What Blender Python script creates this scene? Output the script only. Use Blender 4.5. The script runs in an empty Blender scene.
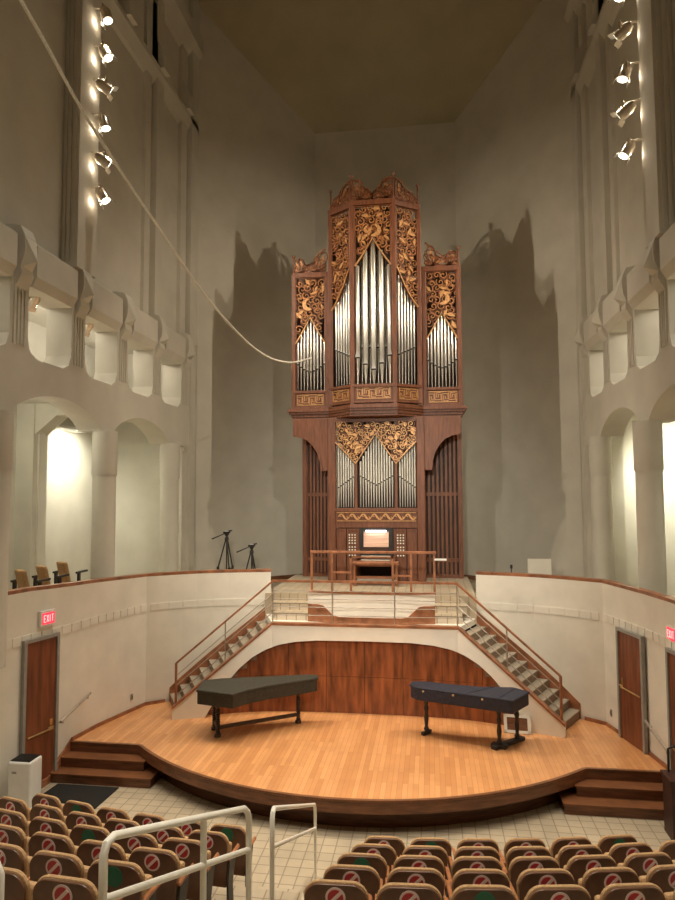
import bpy, math, random
from mathutils import Vector, Matrix
random.seed(7)
C = bpy.context.scene.collection
PI = math.pi
sc = bpy.context.scene

# ------------------------------------------------------------------ camera
cam = bpy.data.cameras.new('camera'); co = bpy.data.objects.new('camera', cam); C.objects.link(co)
cam.sensor_fit = 'VERTICAL'; cam.sensor_height = 24; cam.lens = 24*654.95/900
cam.clip_start = .05; cam.clip_end = 200
co.matrix_world = Matrix.Translation((1.442, 0, 4.65)) @ Matrix.Rotation(.14076, 4, 'Z') @ Matrix.Rotation(PI/2+.065205, 4, 'X') @ Matrix.Rotation(-.0046, 4, 'Z')
sc.camera = co

# ------------------------------------------------------------------ world, house and fill lights, exposure
w = bpy.data.worlds.new('world'); sc.world = w; w.use_nodes = True
bg = w.node_tree.nodes['Background']; bg.inputs[0].default_value = (.9, .8, .62, 1); bg.inputs[1].default_value = 0.02
sc.view_settings.view_transform = 'Standard'; sc.view_settings.look = 'None'
sc.view_settings.exposure = 0.0; sc.view_settings.gamma = 1; sc.view_settings.use_curve_mapping = False

def spot(loc, to, power, col, deg, blend=.5, rad=.08, name='lamp'):
    l = bpy.data.lights.new(name, 'SPOT'); l.energy = power; l.color = col
    l.spot_size = math.radians(deg); l.spot_blend = blend; l.shadow_soft_size = rad
    o = bpy.data.objects.new(name, l); C.objects.link(o); o.location = loc
    o.rotation_euler = (Vector(to)-Vector(loc)).to_track_quat('-Z', 'Y').to_euler()
    return o
def point(loc, power, col, rad=.1, name='lamp'):
    l = bpy.data.lights.new(name, 'POINT'); l.energy = power; l.color = col; l.shadow_soft_size = rad
    o = bpy.data.objects.new(name, l); C.objects.link(o); o.location = loc; return o
def area(loc, to, power, col, sx, sy, name='lamp', spread=180):
    l = bpy.data.lights.new(name, 'AREA'); l.energy = power; l.color = col; l.shape = 'RECTANGLE'; l.size = sx; l.size_y = sy
    l.spread = math.radians(spread)
    o = bpy.data.objects.new(name, l); C.objects.link(o); o.location = loc
    o.rotation_euler = (Vector(to)-Vector(loc)).to_track_quat('-Z', 'Y').to_euler(); return o
WARM = (1, .83, .62); HOUSE = (1, .90, .76); AISLE = (1, .95, .76)
# ceiling downlights over the stage and the nave
for x in (-2.2, 2.2):
    for y in (3.5, 8.5, 12.8):
        spot((x, y, 19.3), (x*.8, y, 0), 2250 if y > 5 else 3900, HOUSE, 57, .95, .35, 'house_downlight')
# unseen fill lamps added high up to brighten the chancel and organ
for x in (-4.6, 4.6):
    spot((x, .5, 14.5), (-x*.35, 19, 3.6), 2200, HOUSE, 40, 1.0, .25, 'chancel_fill_lamp')
spot((.6, -2, 8.2), (.1, 17.0, 2.9), 3600, (1, .88, .72), 34, .9, .25, 'lower_organ_fill_lamp')  # added fill, no real fitting, brightens the lower organ and stage arch

# ------------------------------------------------------------------ materials
def mat(name, col, rough=.6, metal=0, var=.06, scale=6, bump=0, spec=.5, emit=0, stretch=(1, 1, 1), coat=0):
    m = bpy.data.materials.new(name); m.use_nodes = True; nt = m.node_tree; b = nt.nodes['Principled BSDF']
    b.inputs['Roughness'].default_value = rough; b.inputs['Metallic'].default_value = metal
    b.inputs['Specular IOR Level'].default_value = spec; b.inputs['Coat Weight'].default_value = coat
    tc = nt.nodes.new('ShaderNodeTexCoord'); mp = nt.nodes.new('ShaderNodeMapping'); mp.inputs['Scale'].default_value = stretch
    n = nt.nodes.new('ShaderNodeTexNoise'); n.inputs['Scale'].default_value = scale; n.inputs['Detail'].default_value = 5
    nt.links.new(tc.outputs['Object'], mp.inputs[0]); nt.links.new(mp.outputs[0], n.inputs['Vector'])
    r = nt.nodes.new('ShaderNodeValToRGB')
    lo = [max(0, c*(1-var*2)) for c in col]; hi = [min(1, c*(1+var*2)) for c in col]
    r.color_ramp.elements[0].color = (*lo, 1); r.color_ramp.elements[1].color = (*hi, 1)
    r.color_ramp.elements[0].position = .3; r.color_ramp.elements[1].position = .7
    nt.links.new(n.outputs['Fac'], r.inputs[0]); nt.links.new(r.outputs[0], b.inputs['Base Color'])
    if bump:
        bp = nt.nodes.new('ShaderNodeBump'); bp.inputs['Strength'].default_value = bump; bp.inputs['Distance'].default_value = .01
        nt.links.new(n.outputs['Fac'], bp.inputs['Height']); nt.links.new(bp.outputs[0], b.inputs['Normal'])
    if emit:
        nt.links.new(r.outputs[0], b.inputs['Emission Color']); b.inputs['Emission Strength'].default_value = emit
    return m
def brickmat(name, c1, c2, mortar, bw, bh, ms, rough, rot=0, offset=.5, var=.1, coat=0, bump=.1):
    m = bpy.data.materials.new(name); m.use_nodes = True; nt = m.node_tree; b = nt.nodes['Principled BSDF']
    b.inputs['Roughness'].default_value = rough; b.inputs['Coat Weight'].default_value = coat; b.inputs['Coat Roughness'].default_value = .25
    tc = nt.nodes.new('ShaderNodeTexCoord'); mp = nt.nodes.new('ShaderNodeMapping'); mp.inputs['Rotation'].default_value = (0, 0, rot)
    br = nt.nodes.new('ShaderNodeTexBrick'); br.offset = offset; br.inputs['Scale'].default_value = 1
    br.inputs['Color1'].default_value = (*c1, 1); br.inputs['Color2'].default_value = (*c2, 1); br.inputs['Mortar'].default_value = (*mortar, 1)
    br.inputs['Brick Width'].default_value = bw; br.inputs['Row Height'].default_value = bh; br.inputs['Mortar Size'].default_value = ms
    br.inputs['Mortar Smooth'].default_value = .2
    n = nt.nodes.new('ShaderNodeTexNoise'); n.inputs['Scale'].default_value = 2.2; n.inputs['Detail'].default_value = 6
    mx = nt.nodes.new('ShaderNodeMix'); mx.data_type = 'RGBA'; mx.blend_type = 'MULTIPLY'; mx.inputs[0].default_value = 1
    r = nt.nodes.new('ShaderNodeValToRGB'); r.color_ramp.elements[0].color = (1-var*2,)*3+(1,); r.color_ramp.elements[1].color = (1, 1, 1, 1)
    r.color_ramp.elements[0].position = .3; r.color_ramp.elements[1].position = .7
    L = nt.links.new
    L(tc.outputs['Object'], mp.inputs[0]); L(mp.outputs[0], br.inputs['Vector']); L(mp.outputs[0], n.inputs['Vector'])
    L(n.outputs['Fac'], r.inputs[0]); L(br.outputs['Color'], mx.inputs[6]); L(r.outputs[0], mx.inputs[7]); L(mx.outputs[2], b.inputs['Base Color'])
    bp = nt.nodes.new('ShaderNodeBump'); bp.inputs['Strength'].default_value = bump; bp.inputs['Distance'].default_value = .004; bp.invert = True
    L(br.outputs['Fac'], bp.inputs['Height']); L(bp.outputs[0], b.inputs['Normal'])
    return m
M = {}
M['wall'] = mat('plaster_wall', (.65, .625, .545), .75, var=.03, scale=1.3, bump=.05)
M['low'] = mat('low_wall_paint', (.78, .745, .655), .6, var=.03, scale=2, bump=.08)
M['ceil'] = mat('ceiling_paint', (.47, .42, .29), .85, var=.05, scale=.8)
M['facade'] = mat('white_plaster', (.90, .86, .76), .55, var=.02, scale=3, bump=.05)
M['cap'] = mat('cap_wood', (.30, .12, .055), .4, var=.2, scale=5, stretch=(1, 1, 1))
M['stagewood'] = brickmat('maple_floor', (.64, .285, .105), (.80, .40, .165), (.38, .16, .06), 1.15, .085, .0022, .38, rot=PI/2, offset=.37, var=.07, coat=.35)
M['fascia'] = mat('dark_walnut', (.17, .068, .03), .4, var=.2, scale=3, stretch=(1, 1, 8))
M['nosing'] = mat('oak_nosing', (.19, .075, .03), .4, var=.12, scale=4)
M['panel'] = mat('cherry_panel', (.27, .085, .03), .35, var=.28, scale=3, stretch=(3, 3, .5))
M['case'] = mat('organ_case_wood', (.165, .058, .026), .42, var=.16, scale=5, stretch=(4, 4, .5))
M['casedark'] = mat('organ_dark_shade_wood', (.05, .022, .012), .6, var=.15, scale=5)  # dark wood, with the shade inside the case put into its colour
M['gold'] = mat('gilded_carving', (.47, .21, .08), .4, metal=.2, var=.22, scale=25)
M['goldleaf'] = mat('gold_leaf', (.62, .34, .14), .36, metal=.3, var=.15, scale=25)
M['carve'] = mat('carved_wood', (.20, .07, .028), .42, var=.2, scale=20)
M['pipe'] = mat('tin_pipe_metal', (.74, .72, .67), .24, metal=.9, var=.05, scale=3, stretch=(8, 8, .3))
M['pipelow'] = mat('brightened_tin_pipe', (.86, .85, .78), .32, metal=.35, var=.04, scale=3, stretch=(8, 8, .3))  # paler copy of the pipe metal, bright light on lower pipes put into colour
M['dark'] = mat('black_gap', (.012, .010, .008), .7, var=.1)
M['tile'] = brickmat('beige_floor_tile', (.54, .45, .32), (.47, .39, .28), (.27, .22, .15), .205, .205, .009, .35, offset=0, var=.1)
M['bricktile'] = brickmat('riser_tile', (.72, .63, .50), (.68, .59, .46), (.40, .30, .2), .22, 50, .012, .5, offset=0, var=.05)
M['carpet'] = mat('step_carpet', (.33, .28, .21), .95, var=.12, scale=60, bump=.3)
M['riser'] = mat('step_riser', (.24, .18, .13), .8, var=.1, scale=30)
M['steel'] = mat('brushed_steel', (.50, .46, .40), .3, metal=.8, var=.06, scale=20)
M['rail'] = mat('cream_rail_paint', (.90, .87, .76), .35, var=.03, scale=8)
M['door'] = mat('door_wood', (.20, .062, .026), .4, var=.2, scale=3, stretch=(4, 4, .4))
M['frame'] = mat('door_frame_grey', (.30, .29, .26), .5, var=.05)
M['brass'] = mat('brass', (.65, .47, .22), .3, metal=.9, var=.08)
M['black'] = mat('black_plastic', (.02, .019, .018), .45, var=.2)
M['mat'] = mat('black_rubber_mat', (.010, .009, .007), .95, var=.35, scale=60, bump=.4)
M['white'] = mat('white_plastic', (.80, .80, .77), .35, var=.02)
M['exit'] = mat('exit_red', (1, .05, .09), .4, var=.02, emit=1.0)
M['exitlet'] = mat('exit_letter', (1, .45, .42), .4, var=.02, emit=1.2)
M['harp'] = mat('olive_canvas_cover', (.036, .032, .021), .75, var=.12, scale=20, bump=.15)
M['harpleg'] = mat('dark_turned_wood', (.045, .028, .018), .4, var=.2, scale=15)
M['navy'] = mat('navy_quilted_cover', (.018, .020, .038), .6, var=.2, scale=18, bump=.25)
M['seatback'] = mat('seat_back_shell', (.135, .058, .026), .38, var=.15, scale=8)
M['seatfab'] = mat('tan_seat_fabric', (.50, .31, .15), .85, var=.12, scale=50, bump=.15)
M['seatwood'] = mat('armrest_wood', (.36, .14, .055), .35, var=.15, scale=12)
M['iron'] = mat('black_seat_iron', (.03, .024, .02), .5, var=.15)
M['red'] = mat('sticker_red', (.48, .02, .03), .4, var=.03)
M['pink'] = mat('sticker_white', (.82, .66, .62), .4, var=.03)
M['green'] = mat('sticker_green', (.015, .15, .075), .4, var=.05)
M['lens'] = mat('lamp_lens', (1, .93, .75), .4, var=.02, emit=6)
M['can'] = mat('lamp_housing', (.82, .74, .62), .2, metal=.7, var=.05)
M['screen'] = mat('music_desk_paper', (.70, .45, .33), .6, var=.12, scale=3, stretch=(.3, 1, 8))
M['strip'] = mat('desk_light', (1, .88, .86), .4, var=.01, emit=4)
M['ivory'] = mat('ivory', (.78, .74, .64), .35, var=.03)
M['rope'] = mat('white_cable', (.92, .88, .76), .5, var=.08, scale=40)
M['maroon'] = mat('maroon_stand', (.05, .018, .012), .5, var=.1)
M['glowpane'] = mat('lit_diffuser', (.85, .83, .70), .5, var=.02, emit=.35)

# ------------------------------------------------------------------ mesh builder
class MB:
    def __init__(s): s.v = []; s.f = []; s.m = []; s.mats = []; s.cur = 0
    def use(s, name):
        if name not in s.mats: s.mats.append(name)
        s.cur = s.mats.index(name); return s
    def add(s, vs, fs):
        if not s.mats: s.use('wall')
        k = len(s.v); s.v += [tuple(v) for v in vs]; s.f += [tuple(i+k for i in f) for f in fs]; s.m += [s.cur]*len(fs); return s
    def box(s, a, b):
        x0, y0, z0 = a; x1, y1, z1 = b
        return s.add([(x0, y0, z0), (x1, y0, z0), (x1, y1, z0), (x0, y1, z0), (x0, y0, z1), (x1, y0, z1), (x1, y1, z1), (x0, y1, z1)],
                     [(3, 2, 1, 0), (4, 5, 6, 7), (0, 1, 5, 4), (1, 2, 6, 5), (2, 3, 7, 6), (3, 0, 4, 7)])
    def obox(s, o, ax, ay, az):   # centre and three half vectors
        o, ax, ay, az = map(Vector, (o, ax, ay, az)); vs = []
        for k in (-1, 1):
            for i, j in ((-1, -1), (1, -1), (1, 1), (-1, 1)): vs.append(o+ax*i+ay*j+az*k)
        return s.add(vs, [(3, 2, 1, 0), (4, 5, 6, 7), (0, 1, 5, 4), (1, 2, 6, 5), (2, 3, 7, 6), (3, 0, 4, 7)])
    def prism(s, poly, z0, z1, F=None):   # plan polygon lifted; F maps (u,v,h) to space
        F = F or (lambda u, v, h: (u, v, h)); n = len(poly)
        vs = [F(u, v, z0) for u, v in poly]+[F(u, v, z1) for u, v in poly]
        return s.add(vs, [tuple(range(n))[::-1], tuple(range(n, 2*n))]+[(i, (i+1) % n, n+(i+1) % n, n+i) for i in range(n)])
    def tube(s, pts, r, n=8, cap=True):
        pts = [Vector(p) for p in pts]; rs = r if isinstance(r, (list, tuple)) else [r]*len(pts)
        vs = []; prev = None
        for i, p in enumerate(pts):
            t = (pts[min(i+1, len(pts)-1)]-pts[max(i-1, 0)]).normalized()
            if prev is None:
                a = Vector((0, 0, 1)) if abs(t.z) < .9 else Vector((1, 0, 0)); u = t.cross(a).normalized()
            else: u = (prev-t*prev.dot(t)).normalized()
            prev = u; v = t.cross(u)
            for j in range(n):
                q = 2*PI*j/n; vs.append(p+(u*math.cos(q)+v*math.sin(q))*rs[i])
        fs = [(i*n+j, i*n+(j+1) % n, (i+1)*n+(j+1) % n, (i+1)*n+j) for i in range(len(pts)-1) for j in range(n)]
        if cap: fs += [tuple(range(n))[::-1], tuple((len(pts)-1)*n+j for j in range(n))]
        return s.add(vs, fs)
    def lathe(s, c, prof, n=14):   # prof [(r,z)] about vertical axis at c
        return s.tube([(c[0], c[1], c[2]+z) for r, z in prof], [max(r, .0005) for r, z in prof], n)
    def sphere(s, c, r, n=8):
        pr = [(r*math.sin(PI*i/n), -r*math.cos(PI*i/n)) for i in range(n+1)]
        return s.lathe(c, pr, n+2)
    def ribbon(s, pts, wd, d, F, closed=False):   # flat ribbon of (u,v) points
        n = len(pts)
        if n < 2: return s
        P = [Vector((p[0], p[1])) for p in pts]; vs = []
        ws = wd if isinstance(wd, (list, tuple)) else [wd]*n
        for i in range(n):
            a = P[(i-1) % n] if (closed or i) else P[i]; b = P[(i+1) % n] if (closed or i < n-1) else P[i]
            t = (b-a); t = t.normalized() if t.length > 1e-7 else Vector((1, 0)); q = Vector((-t.y, t.x))*ws[i]/2
            for h in (0, d):
                for sg in (1, -1): vs.append(F((P[i]+q*sg).x, (P[i]+q*sg).y, h))
        fs = []
        for i in range(n if closed else n-1):
            a = i*4; b = ((i+1) % n)*4
            fs += [(a, a+1, b+1, b), (a+2, b+2, b+3, a+3), (a, b, b+2, a+2), (a+1, a+3, b+3, b+1)]
        if not closed: fs += [(0, 2, 3, 1), ((n-1)*4, (n-1)*4+1, (n-1)*4+3, (n-1)*4+2)]
        return s.add(vs, fs)
    def build(s, name, m=None, parent=None, smooth=False, bevel=0, origin=None, **kw):
        me = bpy.data.meshes.new(name)
        if parent is not None: org = Vector(parent['_o'])
        elif origin is not None: org = Vector(origin)
        else:
            xs = [v[0] for v in s.v]; ys = [v[1] for v in s.v]; zs = [v[2] for v in s.v]
            org = Vector(((min(xs)+max(xs))/2, (min(ys)+max(ys))/2, min(zs)))
        if kw.get('kind') == 'structure' and origin is None: org = Vector((0, 0, 0))
        me.from_pydata([tuple(Vector(v)-org) for v in s.v], [], s.f)
        for q in ([m] if m else s.mats): me.materials.append(M[q])
        if not m: me.polygons.foreach_set('material_index', s.m)
        me.update()
        o = bpy.data.objects.new(name, me); C.objects.link(o)
        if parent is not None: o.parent = parent; o.location = (0, 0, 0)
        else: o.location = org
        o['_o'] = tuple(org)
        if smooth:
            me.polygons.foreach_set('use_smooth', [True]*len(me.polygons))
            try: me.set_sharp_from_angle(angle=math.radians(40))
            except Exception: pass
        if bevel:
            b = o.modifiers.new('bevel', 'BEVEL'); b.width = bevel; b.segments = 2; b.limit_method = 'ANGLE'
        for k, v in kw.items(): o[k] = v
        return o
def thing(name, label, cat, loc, group=None):
    o = bpy.data.objects.new(name, None); C.objects.link(o); o.location = loc; o['_o'] = tuple(loc)
    o.empty_display_size = .1; o['label'] = label; o['category'] = cat
    if group: o['group'] = group
    return o
def clean():
    for o in bpy.data.objects:
        if '_o' in o: del o['_o']
S = dict(kind='structure')

def strip_wall(mb, path, off, lo, hi, t):
    """vertical wall along plan path [(x,y)], thickness t towards off side; lo/hi are functions of index"""
    n = len(path); P = [Vector(p) for p in path]; N = []
    for i in range(n):
        d = (P[min(i+1, n-1)]-P[max(i-1, 0)]).normalized(); N.append(Vector((-d.y, d.x))*off)
    for i in range(n-1):
        a, b = P[i], P[i+1]; a2, b2 = a+N[i]*t, b+N[i+1]*t
        vs = [(a.x, a.y, lo(i)), (b.x, b.y, lo(i+1)), (b2.x, b2.y, lo(i+1)), (a2.x, a2.y, lo(i)),
              (a.x, a.y, hi(i)), (b.x, b.y, hi(i+1)), (b2.x, b2.y, hi(i+1)), (a2.x, a2.y, hi(i))]
        mb.add(vs, [(3, 2, 1, 0), (4, 5, 6, 7), (0, 1, 5, 4), (1, 2, 6, 5), (2, 3, 7, 6), (3, 0, 4, 7)])
def dense(path, step):
    out = []
    for (a, b) in zip(path[:-1], path[1:]):
        a, b = Vector(a), Vector(b); k = max(1, int((b-a).length/step))
        out += [tuple(a.lerp(b, i/k)) for i in range(k)]
    return out+[tuple(path[-1])]
def smoothpath(path, it=2):
    p = [Vector(q) for q in path]
    for _ in range(it):
        q = [p[0]]
        for a, b in zip(p[:-1], p[1:]): q += [a.lerp(b, .25), a.lerp(b, .75)]
        p = q+[p[-1]]
    return [tuple(v) for v in p]

FZ = -.51; BAL = 1.84; PLAT = 2.32

# ================================================================== SHELL
mb = MB(); mb.box((-9, -3, FZ-.2), (9, 14.2, FZ)); mb.build('floor', 'tile', **S)
# nave and chancel
for sd, nm in ((-1, 'left'), (1, 'right')):
    Fx = lambda x: sd*x
    mb = MB()
    def bx(x0, y0, z0, x1, y1, z1): mb.box((min(sd*x0, sd*x1), y0, z0), (max(sd*x0, sd*x1), y1, z1))
    # arch band with segmental arches between the columns
    cols = [2.5, 6.2, 9.93, 13.63, 17.3]
    ys = []
    y = -3.0
    def lowz(y):
        for a, b in zip(cols[:-1], cols[1:]):
            if a+.27 < y < b-.27:
                u = (y-(a+b)/2)/((b-a)/2-.27); return 6.02+.50*(1-abs(u)**2.0)**.75
        return 6.02
    edges = [-3.0]
    for a, b in zip(cols[:-1], cols[1:]):
        edges += [a, a+.27]+[a+.27+(b-a-.54)*(.5-.5*math.cos(PI*i/18)) for i in range(1, 18)]+[b-.27]
    edges += [17.3, 17.57, 18.25, 19.1]
    for a, b in zip(edges[:-1], edges[1:]):
        za, zb = lowz(a), lowz(b)
        X0, X1 = sd*5.65, sd*6.2
        mb.add([(X0, a, za), (X0, b, zb), (X1, b, zb), (X1, a, za), (X0, a, 7.1), (X0, b, 7.1), (X1, b, 7.1), (X1, a, 7.1)],
               [(3, 2, 1, 0), (4, 5, 6, 7), (0, 1, 5, 4), (1, 2, 6, 5), (2, 3, 7, 6), (3, 0, 4, 7)])
    # gallery piers and lintel blocks; openings centred between piers
    piers = [-1.1, .8, 2.7, 4.65, 6.55, 8.45, 10.4, 12.35, 14.3, 16.25, 18.2]
    for i, p in enumerate(piers):
        bx(5.65, p-.26, 7.1, 6.2, p+.26, 8.45)
        for q in (-1, 1):     # chamfered lower corners of the openings
            yy = p+q*.26
            mb.add([(sd*5.65, yy, 7.1), (sd*5.65, yy+q*.28, 7.1), (sd*5.65, yy+q*.08, 7.2), (sd*5.65, yy, 7.42),
                    (sd*6.2, yy, 7.1), (sd*6.2, yy+q*.28, 7.1), (sd*6.2, yy+q*.08, 7.2), (sd*6.2, yy, 7.42)],
                   [(0, 1, 2, 3), (7, 6, 5, 4), (0, 3, 7, 4), (3, 2, 6, 7), (2, 1, 5, 6), (1, 0, 4, 5)])
        for k in range(4):    # reeds on the pier face
            mb.box((min(sd*5.62, sd*5.65), p-.18+k*.1, 7.25), (max(sd*5.62, sd*5.65), p-.13+k*.1, 8.4))
        if i < len(piers)-1:
            y0, y1 = p+.26, piers[i+1]-.26     # lintel block, bowed front with bevel below
            x0 = 5.52
            mb.prism([(x0+.10, 8.38), (x0, 8.55), (x0, 9.12), (x0+.06, 9.17), (6.2, 9.17), (6.2, 8.38)], y0+.03, y1-.03, lambda u, v, h: (sd*u, h, v))
            bx(5.62, y0-.03, 8.42, 6.2, y1+.03, 9.1)
    bx(5.66, 18.2, 5.9, 6.2, 19.1, 9.17)
    # keystone brackets on each pier, wavy profile
    for p in piers:
        prof = [(5.66, 8.2), (5.57, 8.35), (5.51, 8.48), (5.53, 8.62), (5.47, 8.78), (5.45, 8.95), (5.47, 9.15), (5.55, 9.32), (5.75, 9.36), (6.2, 9.36), (6.2, 8.2)]
        mb.prism(prof, p-.17, p+.17, lambda u, v, h: (sd*u, h, v))
        mb.add([(sd*5.46, p-.17, 9.12), (sd*5.46, p+.17, 9.12), (sd*5.33, p, 8.72), (sd*5.54, p-.17, 8.58), (sd*5.54, p+.17, 8.58)],
               [(0, 1, 2), (0, 2, 3), (1, 4, 2), (3, 2, 4)])
    # lower pier at the end, wall behind the last column
    bx(5.72, 18.25, BAL, 6.2, 19.1, 6.1)
    bx(5.6, 18.55, BAL, 5.75, 18.95, 9.4)
    # upper wall
    bx(5.85, -3, 9.1, 6.3, 19.1, 21)
    for p, w2, x0 in ((4.7, .38, 5.5), (8.5, .38, 5.5), (12.35, .38, 5.5), (15.75, .16, 5.76), (16.3, .2, 5.68), (18.2, .22, 5.74), (18.8, .3, 5.62)):
        bx(x0, p-w2, 9.2, 6.1, p+w2, 21)
        if w2 > .3:
            for k in range(3): bx(x0+.06+k*.10, p-w2-.025, 9.3, x0+.11+k*.10, p-w2+.01, 21)
    # upper cornice with brackets below dark clerestory recesses
    mb.prism([(6.1, 15.3), (5.86, 15.62), (5.78, 15.7), (5.62, 15.98), (5.62, 16.12), (6.1, 16.12)], -3, 19.1, lambda u, v, h: (sd*u, h, v))
    for p in (8.5, 10.4, 12.35, 14.3, 16.3, 18.2):
        mb.prism([(6.1, 16.1), (5.5, 16.1), (5.55, 16.6), (5.72, 16.95), (5.72, 17.9), (6.1, 18.3)], p-.2, p+.2, lambda u, v, h: (sd*u, h, v))
    mb.prism([(6.1, 17.8), (5.75, 18.1), (5.5, 18.5), (5.5, 19.0), (6.1, 19.0)], -3, 19.1, lambda u, v, h: (sd*u, h, v))
    mb.build('wall_'+nm, 'wall', **S)
    # aisle: outer wall, end wall, floors and ceilings
    mb = MB()
    bx(8.5, -3, FZ, 8.8, 19.3, 9.4)
    bx(5.6, 19.1, FZ, 8.6, 19.35, 9.4)
    bx(6.2, -3, 6.85, 8.5, 19.1, 7.08)          # gallery floor = aisle ceiling
    bx(6.2, -3, 9.0, 8.5, 19.1, 9.2)            # gallery ceiling
    bx(6.2, 18.75, BAL, 6.65, 19.1, 6.85)         # corner pier
    for p in (2.5, 6.2, 9.93, 14.9): 
        bx(8.05, p-.3, BAL, 8.5, p+.3, 6.85)
        mb.prism([(8.05, 6.1), (8.05, 6.86), (6.2, 6.86), (6.2, 6.62), (7.5, 6.55)], p-.25, p+.25, lambda u, v, h: (sd*u, h, v))
        bx(8.0, p-.12, BAL, 8.06, p+.12, 6.2)
    mb.build('wall_aisle_'+nm, 'wall', **S)
    mb = MB(); mb.prism([(sd*x, y) for x, y in ((5.6, -3), (8.5, -3), (8.5, 19.1), (5.72, 19.1), (2.5, 22), (0, 22), (0, 18.6), (2.42, 18.6), (2.42, 15.25), (3.85, 14.87), (4.88, 14.15), (5.3, 12.65), (5.5, 11.4), (5.7 if sd > 0 else 5.85, 9))][::sd], BAL-.2, BAL)
    mb.build('floor_balcony_'+nm, 'tile', **S)
    # splayed chancel wall
    mb = MB()
    a, b = Vector((sd*5.62, 19.1)), Vector((sd*2.42, 22.0)); d = (b-a).normalized(); nrm = Vector((d.y, -d.x))*(-.3 if sd < 0 else .3)
    zt0, zt1 = 20.1, 17.2
    q = [a, b, b-nrm*-1, a-nrm*-1]
    q = [a, b, b+Vector((0, .3)), a+Vector((0, .3))]
    mb.add([(p.x, p.y, z) for z in (BAL-.2,) for p in q]+[(q[0].x, q[0].y, 21), (q[1].x, q[1].y, 21), (q[2].x, q[2].y, 21), (q[3].x, q[3].y, 21)],
           [(3, 2, 1, 0), (4, 5, 6, 7), (0, 1, 5, 4), (1, 2, 6, 5), (2, 3, 7, 6), (3, 0, 4, 7)])
    mb.build('wall_chancel_'+nm, 'wall', **S)
    # dark wood baseboard at the chancel wall
    mb = MB(); strip_wall(mb, [(sd*5.5, 19.17), (sd*2.42, 21.96)], -sd*1, lambda i: BAL, lambda i: BAL+.13, .04)
    mb.build('baseboard_chancel_'+nm, 'fascia', **S)
    # low curving wall round the stage, doors' wall and parapet in one
    path = smoothpath([(5.62, -3), (5.62, 9), (5.42, 11.4), (5.22, 12.6)] if sd > 0 else [(-5.8, -3), (-5.8, 9), (-5.62, 10.6), (-5.38, 11.5), (-5.24, 12.6)], 1)+[(sd*4.86, 14.05)]+smoothpath([(sd*4.86, 14.05), (sd*3.82, 14.8), (sd*2.42+(.12 if sd < 0 else 0), 15.16)], 2)[1:]
    ph = lambda i: 2.80+(max(0, min(.15, (14.0-path[i][1])*.045)) if sd < 0 else 0)
    mb = MB(); strip_wall(mb, path, -1 if sd > 0 else 1, lambda i: FZ, ph, .14); 
    mb.build('wall_lower_'+nm, 'low', **S)
    o_ = mb = MB(); strip_wall(mb, path, -1 if sd > 0 else 1, ph, lambda i: ph(i)+.06, .17)
    pts = []
    mb.build('trim_parapet_cap_'+nm, 'cap', **S)
    # soldier course of square tiles
    mb = MB(); dp = dense([p for p in path if p[1] > 8.5], .19)
    P = [Vector(p) for p in dp]
    for i in range(0, len(P)-1):
        a, b = P[i], P[i+1]; m_ = (a+b)/2; d = (b-a).normalized(); n_ = Vector((d.y, -d.x))*sd*-1
        if n_.x*sd > 0: n_ = -n_
        if (m_.y > 14.1) : n_ = n_ if n_.y < 0 else -n_
        if 14.0 < m_.y < 14.12: continue
        L = (b-a).length
        mb.obox((m_.x+n_.x*.006, m_.y+n_.y*.006, 2.12), (d.x*L*.45, d.y*L*.45, 0), (n_.x*.008, n_.y*.008, 0), (0, 0, .075))
    mb.build('trim_tile_band_'+nm, 'low', **S)
mb = MB(); mb.box((-2.6, 22, BAL-.2), (2.6, 22.3, 21)); mb.build('wall_back', 'wall', **S)
mb = MB(); mb.box((-9, -3.3, FZ), (9, -3, 21)); mb.build('wall_rear', 'wall', **S)
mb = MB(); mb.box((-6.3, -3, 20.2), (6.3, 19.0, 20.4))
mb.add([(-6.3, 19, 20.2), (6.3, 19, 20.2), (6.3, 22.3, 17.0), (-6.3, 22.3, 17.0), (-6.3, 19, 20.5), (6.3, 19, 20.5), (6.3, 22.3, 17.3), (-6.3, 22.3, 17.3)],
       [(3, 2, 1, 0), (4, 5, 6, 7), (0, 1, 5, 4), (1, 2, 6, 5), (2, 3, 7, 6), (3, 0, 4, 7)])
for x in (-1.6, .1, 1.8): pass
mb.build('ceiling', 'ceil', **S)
mb = MB(); mb.box((-2.42, 15.1, BAL), (2.42, 18.6, PLAT)); mb.build('floor_organ_platform', 'tile', **S)

# ================================================================== STAGE
t = thing('stage', 'raised maple stage with a curved front and dark walnut edge', 'stage', (0, 12, FZ))
R0 = 5.6; cy = 15.77
def arc(R, x0, x1, n=48, c=cy): return [(x0+(x1-x0)*i/n, c-math.sqrt(R*R-(x0+(x1-x0)*i/n)**2)) for i in range(n+1)]
front = [(-5.36, 11.82), (-4.0, 11.82)]+arc(R0, -3.95, 3.95)+[(4.0, 11.82), (5.33, 11.82)]
back = [(5.2, 12.65), (4.84, 14.04), (4.2, 14.5), (-4.2, 14.5), (-4.84, 14.04), (-5.22, 12.65)]
MB().prism(front+back, -.03, 0).build('floorboards', 'stagewood', t)
mb = MB(); strip_wall(mb, front, 1, lambda i: -.20, lambda i: .004, .05); mb.build('edge_fascia', 'fascia', t)
mb = MB(); strip_wall(mb, [(x, y-.008) for x, y in front], 1, lambda i: -.018, lambda i: .006, .06); mb.build('nosing', 'nosing', t)
kick = [(-3.6, 11.9)]+arc(5.35, -3.55, 3.55)+[(3.6, 11.9)]
mb = MB(); strip_wall(mb, kick, 1, lambda i: FZ, lambda i: -.03, .1); mb.build('kick_board', 'fascia', t)
MB().prism(kick+[(4.2, 14.0), (-4.2, 14.0)], FZ, -.04).build('platform_body', 'fascia', t)
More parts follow.
